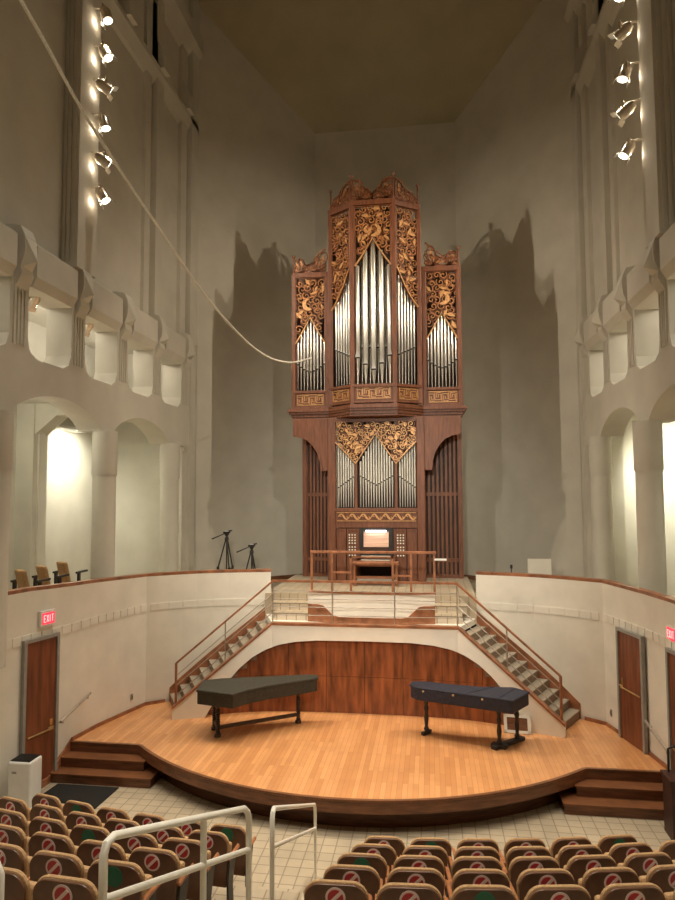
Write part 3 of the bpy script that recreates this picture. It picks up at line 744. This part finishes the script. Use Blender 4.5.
# ================================================================== HALL COLUMNS, STAND-ALONE FIXTURES
onames = {9.93: 'nearest', 13.63: 'middle', 17.3: 'farthest'}
for sd, nm in ((-1, 'left'), (1, 'right')):
    for y in (9.93, 13.63, 17.3):
        if sd > 0 and y < 10: continue
        t = thing('column', f'round pale plaster column on the {nm} balcony, {onames[y]} from the seats', 'column', (sd*5.9, y, BAL), 'balcony columns')
        MB().lathe((sd*5.70, y, 0), [(.25, BAL), (.25, 5.05)], 28).build('shaft', 'wall', t, smooth=True)
        MB().lathe((sd*5.70, y, 0), [(.262, 5.05), (.27, 5.08), (.27, 6.03)], 28).build('collar', 'wall', t, smooth=True)
# spotlights
def fixture(loc, aim, lab, grp, big=1.0, power=0, deg=60, col=WARM, wall=None):
    loc = Vector(loc); d = (Vector(aim)-loc).normalized()
    t = thing('spotlight', lab, 'spotlight', loc, grp)
    a = Vector((0, 0, 1)); u = d.cross(a).normalized(); v = u.cross(d)
    r = .085*big; L = .11*big
    mb = MB().use('can'); mb.tube([loc-d*L*1.2, loc-d*L*.6, loc+d*L*.9, loc+d*L*.9], [r*.6, r, r, r*.9], 12); hs_ = mb.build('housing', None, t, smooth=True)
    MB().tube([loc+d*(L*.905), loc+d*(L*.93)], r*.8, 12).build('lens', 'lens', t).parent = hs_
    mb = MB().use('can')
    pts = [loc+u*r*1.15, loc+u*r*1.2+Vector((0, 0, r*1.3)), loc-u*r*1.2+Vector((0, 0, r*1.3)), loc-u*r*1.15]
    mb.tube(pts, .012*big, 6)
    if wall is not None:
        mb.tube([loc+Vector((0, 0, r*1.3)), Vector((wall, loc.y, loc.z+r*1.3+.04))], .014*big, 6)
    mb.build('yoke', None, t)
    for q in (-1, 1):   # barn door flaps
        MB().use('can').obox(loc+d*(L*1.15)+v*q*r*1.05, u*r*.8, d*L*.35+v*q*L*.12, v*.004).build('barn_door', None, t).parent = hs_
    if wall is not None and abs(wall) < 5.6: point((wall*.985, loc.y+.02, loc.z-.12), 2.2, WARM, .03, 'spill')
    if power: spot(loc+d*(L*1.6), aim, power, col, deg, .6, .05, 'stage_spot')
    return t
ordn = ['lowest', 'second from the bottom', 'third from the bottom', 'fourth from the bottom', 'fifth from the bottom', 'sixth from the bottom']
zl = [10.85, 11.6, 12.42, 13.2, 13.95, 14.78]
aims = [(1.5, 12.8, 0), (2.5, 19, 6.5), (-1.2, 12.6, 0), (2.0, 19, 9), (2.5, 12.6, 0), (0, 12, 0)]
PW = [700, 800, 700, 650, 700, 700]; CN = [50, 80, 50, 80, 50, 50]
for i, z in enumerate(zl):
    fixture((-5.24, 12.45, z), aims[i], f'small bright spotlight on the left wall pilaster, {ordn[i]} of its column', 'wall spotlights', 1.4, PW[i], CN[i], WARM, wall=-5.52)
zr = [11.15, 11.92, 12.68, 13.5, 14.32]
for i, z in enumerate(zr):
    a = aims[i]; fixture((5.24, 12.75, z), (-a[0], a[1], a[2]), f'small bright spotlight on the right wall pilaster, {ordn[i]} of its column', 'wall spotlights', 1.4, PW[i], CN[i], WARM, wall=5.52)
# gallery spots
for y, k in ((11.35, 'nearer'), (13.35, 'farther')):
    fixture((-6.0, y, 8.33), (-7.6, y+.6, 6.9), f'small white lamp in a left gallery opening, the {k} of the two', 'gallery lamps', 1.1, 14, 110, WARM, wall=-6.3)
for sd in (-1, 1):
    for y in (9.5, 11.6, 13.4, 15.3, 17.2): point((sd*7.0, y, 8.6), 26, HOUSE, .12, 'gallery_light')
# aisle lights: wall washers
t = thing('wall_washer', 'flat rectangular light fitting high on the left aisle wall', 'light fitting', (-8.25, 16.4, 6.3))
MB().box((-8.5, 15.7, 6.38), (-8.0, 17.2, 6.44)).build('housing', 'white', t)
MB().box((-8.47, 15.73, 6.36), (-8.03, 17.17, 6.38)).build('diffuser', 'glowpane', t)
area((-8.1, 16.45, 6.34), (-8.3, 16.45, 4), 60, AISLE, .3, 1.3, 'aisle_washer')
spot((-7.3, 16.6, 6.3), (-8.5, 16.9, 4.9), 300, AISLE, 125, .95, .12, 'aisle_light')
point((-7.2, 8.0, 6.3), 60, AISLE, .15, 'aisle_light')
spot((7.4, 17.4, 5.9), (8.4, 19, 4.9), 560, AISLE, 130, .95, .12, 'aisle_light')
spot((7.2, 11.8, 6.6), (8.2, 12.2, 4.0), 200, AISLE, 130, .9, .1, 'aisle_light')
point((-7.2, 12.2, 6.3), 60, AISLE, .15, 'aisle_light')
point((7.2, 8.0, 6.3), 60, AISLE, .15, 'aisle_light')

# doors
def door(n, path0, path1, z0, z1, sd, hs=1):
    a, b = Vector(path0), Vector(path1); d = (b-a).normalized(); L = (b-a).length
    nn = Vector((-d.y, d.x)); 
    if nn.x*sd > 0: nn = -nn
    F = lambda u, v, h: Vector((a.x+d.x*u+nn.x*h, a.y+d.y*u+nn.y*h, v))
    root = MB().use('door').prism([(0, z0), (L, z0), (L, z1), (0, z1)], .0, .03, F).build(f'door_{n}', None, kind='structure', origin=(0, 0, 0))
    root['_o'] = (0, 0, 0)
    mb = MB().use('frame')
    for u0, u1, q0, q1 in ((-.06, 0, z0, z1+.06), (L, L+.06, z0, z1+.06), (0, L, z1, z1+.06)): mb.prism([(u0, q0), (u1, q0), (u1, q1), (u0, q1)], -.01, .06, F)
    mb.build('door_frame', None, root)
    hx = .09 if hs < 0 else L-.09
    mb = MB().use('brass'); mb.prism([(hx-.03, z0+.92), (hx+.03, z0+.92), (hx+.03, z0+1.12), (hx-.03, z0+1.12)], .03, .04, F)
    mb.tube([F(hx, z0+1.0, .04), F(hx, z0+1.0, .09), F(hx-.12*hs, z0+1.0, .09)], .012, 6); mb.build('door_handle', None, root)
    if L > .6:
        mb = MB().use('brass'); mb.tube([F(.06, z0+.95, .05), F(L-.06, z0+.95, .05)], .016, 6)
        mb.build('push_bar', None, root)
    return F
door(1, (-5.56, 10.68), (-5.40, 11.34), FZ, 2.06, -1, 1)
door(2, (5.17, 12.62), (4.99, 13.36), .01, 2.0, 1, 1)
door(3, (5.49, 10.85), (5.36, 11.78), FZ, 1.98, 1, -1)

# exit signs
def exit_sign(x, y, z, sd, lab, ang):
    t = thing('exit_sign', lab, 'exit sign', (x, y, z))
    d = Vector((math.sin(ang), math.cos(ang)))*(1 if sd < 0 else -1)      # reading direction
    n = Vector((-sd*1.0, 0)); n = Vector((d.y, -d.x)) 
    F = lambda u, v, h: Vector((x+d.x*u+n.x*h, y+d.y*u+n.y*h, z+v))
    P = lambda m_, pts, a, b, nm: MB().use(m_).prism(pts, a, b, F).build(nm, None, t)
    P('white', [(-.17, -.14), (.17, -.14), (.17, .14), (-.17, .14)], 0, .06, 'frame')
    P('exit', [(-.14, -.10), (.14, -.10), (.14, .10), (-.14, .10)], .058, .068, 'red_face')
    mb = MB().use('exitlet'); h = .06; wl = .04
    def seg(p, q): mb.ribbon([p, q], .012, .008, lambda u, v, hh: F(u, v, hh+.068))
    u = -.105
    for a, b in (((0, -h), (0, h)), ((0, h), (wl, h)), ((0, 0), (wl*.8, 0)), ((0, -h), (wl, -h))): seg((u+a[0], a[1]), (u+b[0], b[1]))
    u = -.045
    for a, b in (((0, -h), (wl, h)), ((0, h), (wl, -h))): seg((u+a[0], a[1]), (u+b[0], b[1]))
    u = .03; seg((u, -h), (u, h))
    u = .065
    for a, b in (((0, h), (wl, h)), ((wl/2, h), (wl/2, -h))): seg((u+a[0], a[1]), (u+b[0], b[1]))
    mb.build('lettering', None, t)
exit_sign(-5.47, 11.14, 2.42, -1, 'glowing red exit sign in a white frame on the left wall above the door', .25)
exit_sign(5.42, 11.72, 2.28, 1, 'red exit sign at the right edge of the room above the grey-framed door', -.12)

# wall handrails beside the steps
def grab(sd, y0, z0, y1, z1, lab, x0, x1):
    t = thing('wall_handrail', lab, 'handrail', (sd*x0, y0, z0), 'short wall handrails')
    MB().tube([(sd*x0, y0, z0), (sd*x1, y1, z1)], .024, 8).build('rail', 'steel', t, smooth=True)
    for f in (.08, .92):
        q = Vector((sd*x0, y0, z0)).lerp(Vector((sd*x1, y1, z1)), f); MB().tube([q, q-Vector((0, 0, .06)), q+Vector((sd*.09, 0, -.06))], .012, 6).build('bracket', 'steel', t)
grab(-1, 11.42, .50, 12.25, .78, 'short sloping metal handrail on the left wall beside the stage steps', 5.30, 5.18)
grab(1, 11.75, .36, 12.45, .62, 'short sloping metal handrail on the right wall beside the stage steps', 5.26, 5.12)
for sd, y, x in ((-1, 13.6, 4.965), (1, 13.84, 4.90)):
    mb = MB().use('frame'); mb.box((sd*x-.012, y-.03, .24), (sd*x+.012, y+.03, .36)); mb.use('black').box((sd*x-sd*.016-.003, y-.012, .27), (sd*x-sd*.016+.003, y+.012, .33))
    mb.build('wall_outlet', None, label=f'small grey socket low on the {"left" if sd < 0 else "right"} wall above the stage', category='socket')

# ================================================================== THINGS ON THE FLOOR
# white bin / purifier
t = thing('air_purifier', 'white boxy air purifier with a black grille top by the left door', 'air purifier', (-5.32, 10.42, FZ))
mb = MB(); mb.box((-5.50, 10.2, FZ), (-5.1, 10.55, .26)); mb.build('housing', 'white', t, bevel=.03)
mb = MB().use('black'); mb.box((-5.47, 10.23, .255), (-5.13, 10.52, .275))
for k in range(7): mb.box((-5.45+k*.045, 10.25, .275), (-5.43+k*.045, 10.5, .285))
mb.build('grille', None, t)
MB().use('frame').box((-5.42, 10.192, .08), (-5.34, 10.202, .11)).build('badge', None, t)
mb = MB(); mb.prism([(-5.24, 10.66), (-4.08, 10.42), (-4.05, 11.2), (-5.2, 11.2)], FZ+.001, FZ+.018); mb.build('door_mat', 'mat', label='black rubber mat on the tiles before the left stage steps', category='mat')
t = thing('dark_stand', 'dark maroon stand at the right edge beside the stage steps', 'stand', (5.12, 10.75, FZ))
MB().box((4.9, 10.55, FZ), (5.32, 10.95, .34)).build('body', 'maroon', t, bevel=.01)
MB().box((4.88, 10.53, .34), (5.34, 10.97, .38)).build('top', 'maroon', t)
MB().tube([(4.98, 10.9, .38), (4.98, 10.9, .72), (5.06, 10.9, .76), (5.2, 10.9, .76)], .018, 8).build('handle', 'black', t)

# harpsichord under an olive cover
def turned_leg(mb, x, y, z1, r=.045, twist=True):
    pr = [(r*1.5, 0), (r*1.5, .05), (r*.8, .07)]
    n = 10
    for k in range(n):
        z = .09+(z1-.2)*k/n; pr += [(r*1.15, z), (r*.75, z+(z1-.2)/n*.5)]
    pr += [(r*1.3, z1-.09), (r*1.3, z1)]
    mb.lathe((x, y, 0), pr, 12)
t = thing('harpsichord', 'harpsichord under an olive-black cover on turned legs, left on the stage', 'harpsichord', (-2.1, 12.8, 0))
plan = [(-3.08, 12.12), (-2.16, 12.02), (-1.86, 12.45), (-1.62, 12.72), (-1.1, 13.12), (-.88, 13.32), (-.92, 13.5), (-1.1, 13.56), (-2.72, 13.02), (-3.1, 12.82)]
plan = [(-3.0, 12.2), (-2.24, 12.02), (-2.06, 12.3), (-1.75, 12.62), (-1.15, 13.06), (-.88, 13.28), (-.9, 13.44), (-1.05, 13.5), (-2.75, 13.0), (-3.08, 12.84)]
MB().prism(plan, .66, .90).build('case', 'harp', t, bevel=.02)
c_ = Vector((-2.1, 12.75))
lid = [tuple(c_+(Vector(p)-c_)*1.02) for p in plan]
MB().prism(lid, .885, .935).build('cover_lid', 'harp', t, bevel=.015)
for x, y in ((-2.66, 12.42), (-1.28, 13.36), (-2.85, 12.78)):
    mb = MB(); turned_leg(mb, x, y, .66, .042); mb.build('leg', 'harpleg', t, smooth=True)
mb = MB(); d = Vector((1.38, .94, 0)).normalized(); mb.obox((-1.97, 12.89, .17), d*.80, Vector((-d.y, d.x, 0))*.03, (0, 0, .03)); mb.obox((-2.75, 12.6, .17), (.1, -.18, 0), (.02, .012, 0), (0, 0, .025)); mb.build('stretcher', 'harpleg', t)
# navy harpsichord
t = thing('harpsichord', 'harpsichord under a navy quilted cover with brass clips, right on the stage', 'harpsichord', (2.1, 12.8, 0))
plan = [(1.0, 12.98), (1.12, 12.82), (2.84, 12.24), (3.2, 12.80), (2.92, 13.04), (2.3, 13.0), (1.85, 13.08), (1.3, 13.22), (1.05, 13.2)]
nc = MB().prism(plan, .70, .93).build('case', 'navy', t, bevel=.03)
c_ = Vector((2.1, 12.8)); lid = [tuple(c_+(Vector(p)-c_)*1.02) for p in plan]
MB().prism(lid, .91, .955).build('cover_lid', 'navy', t, bevel=.02)
MB().prism([(2.05, 12.53), (2.06, 12.52), (2.58, 13.0), (2.56, 13.02)], .955, .962).build('cover_seam', 'navy', t)
MB().prism([(2.60, 12.345), (2.62, 12.335), (2.98, 12.96), (2.96, 12.97)], .955, .962).build('cover_seam', 'navy', t)
dd = Vector((1.72, -.58)).normalized()
for f in (.08, .40, .70):
    p = Vector((1.12, 12.82))+Vector((1.72, -.58))*f; MB().sphere((p.x-.01, p.y-.035, .90), .022, 6).build('brass_clip', 'brass', t, smooth=True).parent = nc
legs = [(1.30, 13.06), (2.62, 12.55), (2.98, 12.9)]
for x, y in legs:
    mb = MB(); mb.lathe((x, y, 0), [(.03, .06), (.055, .1), (.03, .16), (.045, .3), (.03, .42), (.05, .5), (.03, .56), (.05, .64), (.06, .70)], 12); mb.build('leg', 'black', t, smooth=True)
for x, y, a in ((1.30, 13.06, .9),): MB().obox((x, y, .035), (.13*math.cos(a), .13*math.sin(a), 0), (-.035*math.sin(a), .035*math.cos(a), 0), (0, 0, .035)).build('foot', 'black', t, bevel=.012)
MB().obox((2.8, 12.72, .035), (.30, .29, 0), (-.04, .04, 0), (0, 0, .035)).build('foot', 'black', t, bevel=.012)
MB().obox((2.62, 12.55, .04), (.13, -.06, 0), (.03, .06, 0), (0, 0, .035)).build('foot', 'black', t, bevel=.012)
# picture frame leaning on the wood panelling
t = thing('picture_frame', 'light wood frame round a dark panel, leaning under the navy harpsichord', 'frame', (3.02, 13.3, 0))
o_ = Vector((3.04, 13.36, .165)); ax = Vector((.25, -.03, 0)); az = Vector((0, .05, .16)); ay = ax.cross(az).normalized()*.012
MB().obox(o_, ax*.78, ay, az*.68).build('dark_panel', 'fascia', t)
mb = MB().use('ivory')
for k in (-1, 1):
    mb.obox(o_+ax*k*.88, ax*.12, ay*1.6, az); mb.obox(o_+az*k*.84, ax, ay*1.6, az*.16)
mb.build('frame', None, t)

# tripods on the balcony
def tripod(x, y, h, lab, wid):
    t = thing('tripod', lab, 'tripod', (x, y, BAL), 'camera tripods')
    hz = BAL+h
    for k in range(3):
        a = -PI/2+.6+k*2*PI/3; p = Vector((x+wid*math.cos(a), y+wid*math.sin(a), BAL))
        mb = MB().use('steel'); mb.tube([p, Vector((x, y, hz-.28)).lerp(p, .5)], .013, 6); mb.use('black').tube([Vector((x, y, hz-.28)).lerp(p, .5), (x+.03*math.cos(a), y+.03*math.sin(a), hz-.26)], .02, 6)
        mb.obox(Vector((x, y, hz-.28)).lerp(p, .52), (.03, 0, 0), (0, .03, 0), (0, 0, .04)); mb.tube([p, p+Vector((0, 0, .03))], .025, 6); mb.build('leg', None, t)
        q = Vector((x, y, hz-.28)).lerp(p, .55); MB().tube([q, (x, y, q.z)], .008, 5).build('spreader', 'black', t)
    MB().tube([(x, y, BAL+.5), (x, y, hz-.1)], .018, 8).build('centre_column', 'black', t)
    mb = MB().use('black'); mb.lathe((x, y, hz-.30), [(.03, 0), (.06, .05), (.05, .1), (.03, .14), (.06, .18), (.07, .24)], 10); mb.box((x-.09, y-.05, hz-.08), (x+.09, y+.05, hz-.03)); mb.tube([(x+.02, y, hz-.02), (x+.15, y, hz+.0)], .02, 6)
    mb.use('white').box((x-.05, y-.04, hz-.03), (x+.06, y+.04, hz-.01)); mb.build('pan_head', None, t)
    MB().tube([(x-.05, y, hz-.08), (x-.42, y-.05, hz-.24)], [.012, .02], 6).build('pan_handle', 'black', t)
tripod(-4.28, 18.0, 1.76, 'taller black camera tripod behind the left parapet', .47)
tripod(-3.54, 17.95, 1.40, 'shorter black camera tripod behind the left parapet, nearer the organ', .36)
mb = MB().use('facade'); mb.obox((4.45, 19.25, BAL+.46), (.32, -.0, 0), (0, .03, 0), (0, .03, .46)); mb.build('leaning_board', None, label='pale rectangular board standing against the wall right of the organ', category='board')
t = thing('small_speaker', 'tiny black object on a stem showing above the right parapet', 'speaker', (3.6, 18.6, BAL))
MB().tube([(3.6, 18.6, BAL), (3.6, 18.6, BAL+.72)], .015, 6).build('stem', 'black', t); MB().box((3.57, 18.57, BAL+.72), (3.63, 18.63, BAL+.82)).build('head', 'black', t)
# balcony chairs
for k, (y, lab) in enumerate(((11.55, 'nearest the seats'), (12.22, 'in the middle'), (12.95, 'nearest the organ'))):
    x = -6.2; t = thing('balcony_chair', f'tan-backed balcony chair behind the left parapet, {lab} of the three', 'chair', (x, y, BAL), 'balcony chairs')
    zz = 3.24
    MB().obox((x, y-.02, zz-.24), (.03, .05, 0), (-.14, .09, 0), (0, -.09, .24)).build('backrest', 'seatfab', t, bevel=.04)
    MB().box((x-.22, y+.05, 2.55), (x+.22, y+.5, 2.65)).build('seat', 'seatfab', t, bevel=.03)
    for q in (-1, 1): MB().box((x+q*.26-.02, y+.02, 2.98), (x+q*.26+.02, y+.45, 3.02)).build('armrest', 'iron', t)
    for q in (-1, 1): MB().box((x+q*.26-.02, y+.08, BAL), (x+q*.26+.02, y+.16, 2.98)).build('leg', 'iron', t)
for k, (y, lab) in enumerate(((11.3, 'nearer the seats'), (11.9, 'farther from the seats'))):
    x = 5.95; t = thing('balcony_chair', f'dark-topped balcony chair behind the right parapet, {lab}', 'chair', (x, y, BAL), 'balcony chairs')
    MB().obox((x+.1, y-.02, 2.72), (.22, 0, 0), (0, .035, 0), (0, -.08, .22)).build('backrest', 'seatfab', t, bevel=.04)
    for q in (-1, 1): MB().box((x+q*.26-.02, y+.02, 2.86), (x+q*.26+.02, y+.4, 2.90)).build('armrest', 'iron', t)
    for q in (-1, 1): MB().box((x+q*.26-.02, y+.08, BAL), (x+q*.26+.02, y+.16, 2.86)).build('leg', 'iron', t)

# hanging cable
cpts = [(-3.6, 0, 13.2), (-3.0, 3.0, 11.4), (-2.7, 5.98, 9.79), (-2.66, 6.44, 9.44), (-2.58, 7.4, 9.14), (-2.53, 7.98, 8.86), (-2.47, 8.65, 8.62), (-2.4, 9.41, 8.36), (-2.33, 10.31, 8.07), (-2.23, 11.38, 7.81), (-2.12, 12.66, 7.63), (-2.02, 13.89, 7.64), (-1.92, 14.98, 7.74), (-1.85, 15.79, 7.9), (-1.74, 17.4, 8.33)]
cpts = [(-3.6, 0, 12.9), (-3.05, 3.0, 11.35), (-2.7, 5.98, 9.76), (-2.63, 7.0, 9.26), (-2.54, 8.0, 8.86), (-2.44, 9.0, 8.5), (-2.35, 10.2, 8.12), (-2.23, 11.4, 7.82), (-2.12, 12.66, 7.64), (-2.02, 13.89, 7.62), (-1.92, 14.98, 7.74), (-1.85, 15.9, 7.92), (-1.74, 17.4, 8.33)]
def cat(p, n=6):
    P = [Vector(q) for q in p]; out = []
    for i in range(len(P)-1):
        a, b, c, d = P[max(0, i-1)], P[i], P[i+1], P[min(len(P)-1, i+2)]
        for k in range(n):
            t_ = k/n; out.append(.5*((2*b)+(c-a)*t_+(2*a-5*b+4*c-d)*t_**2+(3*b-a-3*c+d)*t_**3))
    return out+[P[-1]]
MB().tube(cat(cpts), .019, 8).build('hanging_cable', 'rope', smooth=True, label='white cable sagging from the upper left to the organ', category='cable')

# ================================================================== SEATING
def Yrow(k, x, off=0): return 8.33-.77*k+.032*x*x+off
mb = MB().use('tile')
K = 13
for k in range(1, K):
    z = FZ+.3*k; n = 24
    fr = [(-5.6+11.2*i/n, Yrow(k, -5.6+11.2*i/n, .60)) for i in range(n+1)]
    bk = [(x, y-(.80 if k < K-1 else 3.0)) for x, y in fr[::-1]]
    mb.prism(fr+bk, FZ, z)
mb.build('seating_terrace', None, **S)
mb = MB()
for k in range(1, K-1):
    z = FZ+.3*k-.15; mb.prism([(x, Yrow(k, x, .6)+.30*j) for j, x in ((0, -.8), (1, -.8), (1, .3), (0, .3))][::-1], FZ, z)
mb.build('aisle_steps', 'tile', **S)
def make_seat():
    r = bpy.data.objects.new('auditorium_seat', None); C.objects.link(r); r['_o'] = (0, 0, 0); r['category'] = 'seat'
    tl = math.tan(.06)
    def outline(w0, w1, z0, z1, rr):
        p = [(-w0, z0), (w0, z0)]
        p += [(w1-rr+rr*math.cos(a), z1-rr+rr*math.sin(a)) for a in [PI/2*i/6 for i in range(7)]]
        p += [(-w1+rr+rr*math.cos(a), z1-rr+rr*math.sin(a)) for a in [PI/2+PI/2*i/6 for i in range(7)]]
        return p
    G = lambda u, v, h: (u, -tl*(v-.45)*1.0-h+.10*(0), v)          # h towards the rear
    MB().prism(outline(.225, .248, .30, .902, .12), .0, .028, G).build('back_shell', 'seatback', r, bevel=.008)
    G2 = lambda u, v, h: (u, -tl*(v-.45)-h, v)
    MB().prism(outline(.222, .258, .40, .912, .13), -.042, .0, G2).build('back_cushion', 'seatfab', r, bevel=.02)
    mb = MB().use('seatfab'); mb.obox((0, .19, .50), (.20, 0, 0), (0, .045, -.012), (0, .035, .19)); o = mb.build('seat_pan', None, r, bevel=.03)
    for q in (-1, 1):
        mb = MB().use('seatwood'); mb.prism([(.02, -.02), (.02, .30), (-.02, .34), (-.025, -.02)], .60, .635, lambda u, v, h: (q*.252+u, v, h)); mb.build('armrest', None, r, bevel=.012)
        mb = MB().use('iron'); mb.prism([(-.02, 0), (.14, 0), (.10, .30), (.20, .60), (.0, .60), (-.04, .35)], -.012, .012, lambda u, v, h: (q*.252+h, u, v)); mb.build('side_frame', None, r)
    return r
def sticker(kind):
    tl = math.tan(.06); F = lambda u, v, h: (u, -tl*(v+.805-.45)-h-.028, v+.805)
    R_ = .080 if kind == 'red' else .085; mb = MB(); circ = [(R_*math.cos(a), R_*math.sin(a)) for a in [2*PI*i/24 for i in range(24)]]
    if kind == 'red':
        mb.use('pink').prism(circ, 0, .003, F); mb.use('red').prism([(u*.78, v*.78) for u, v in circ], .003, .005, F)
        mb.use('pink').ribbon([(-R_*.55, -R_*.55), (R_*.55, R_*.55)], .026, .004, lambda u, v, h: F(u, v, h+.004))
    else: mb.use('green').prism(circ, 0, .004, F)
    o = mb.build(kind+'_sticker', None, None, origin=(0, 0, 0)); 
    o.name = 'sticker'; o['label'] = 'red and white no-entry sticker' if kind == 'red' else 'round green sticker'
    return o
proto = make_seat(); ST = {'red': sticker('red'), 'green': sticker('green')}; used = {'red': False, 'green': False}
words = ['first', 'second', 'third', 'fourth', 'fifth', 'sixth', 'seventh', 'eighth']
first = True
def place(x, k, kind, block, idx):
    global first
    y = Yrow(k, x, .06); z = FZ+.3*k
    if first: r = proto; kids = list(r.children); first = False
    else:
        r = proto.copy(); C.objects.link(r); kids = []
        for ch in kids_src:
            c = ch.copy(); C.objects.link(c); c.parent = r; kids.append(c)
    st = ST[kind] if not used[kind] else ST[kind].copy()
    if used[kind]: C.objects.link(st)
    used[kind] = True; st.parent = [c for c in kids if c.name.startswith('back_shell')][0]
    r.location = (x, y, z); r.rotation_euler = (0, 0, math.atan(.064*x)*-1*-1)
    r['label'] = f'theatre seat with {kind} sticker, {words[idx]} from aisle, {words[k]} row from stage, {block} block'
    r['group'] = f'theatre seats in the {block} block'
kids_src = list(proto.children)
greenL = {(0, 0), (0, 4), (2, 2), (4, 0)}; greenR = {(0, 1), (0, 5), (2, 0), (4, 2)}
nL = [6, 6, 5, 5, 4, 2]
for k in range(6):
    for i in range(nL[k]): place(-1.19-.56*i, k, 'green' if (k, i) in greenL else 'red', 'left', i)
x0s = [.81, .75, .70, .69, .66]; nR = [6, 7, 7, 6, 6]
for k in range(5):
    for i in range(nR[k]): place(x0s[k]+.573*i, k, 'green' if (k, i) in greenR else 'red', 'right', i)

# aisle railings
def guard(name, lab, A, B, gap, rad, posts, ex=None):
    A, B = Vector(A), Vector(B); t = thing('aisle_railing', lab, 'railing', (A.x, A.y, A.z-1.2), 'cream tube railings')
    d = (B-A).normalized(); c = .10
    def fz(y): return FZ+.3*max(0, math.ceil((8.93-y)/.77-.001)) if y < 8.93 else FZ
    pts = [A-Vector((0, 0, .3)), A-Vector((0, 0, c)), A-Vector((0, 0, c*.35))+d*c*.3, A+d*c, B-d*c, B-d*c*.3-Vector((0, 0, c*.35)), B-Vector((0, 0, c)), B-Vector((0, 0, .3))]
    MB().tube(pts, rad, 12).build('top_rail', 'rail', t, smooth=True)
    MB().tube([A-Vector((0, 0, gap)), B-Vector((0, 0, gap))], rad*.9, 10).build('lower_rail', 'rail', t, smooth=True)
    for u in posts:
        p = A.lerp(B, u); top = p-Vector((0, 0, .28 if u in (0, 1) else 0.0))
        MB().tube([(p.x, p.y, fz(p.y)), top], rad*.95, 10).build('post', 'rail', t, smooth=True)
guard('a', 'cream tube railing in the aisle, the nearer one with three posts', (-.49, 3.76, 2.63), (-.155, 5.70, 1.93), .35, .026, (0, .60, 1))
guard('b', 'cream tube railing in the aisle, the farther one near the stage', (.10, 5.5, 2.03), (-.16, 9.0, .45), .31, .021, (0, 1))
guard('c', 'cream tube railing cut by the lower left corner of the picture', (-2.6, 3.5, 2.63), (-.97, 3.5, 2.63), .35, .026, (0, 1))

clean()
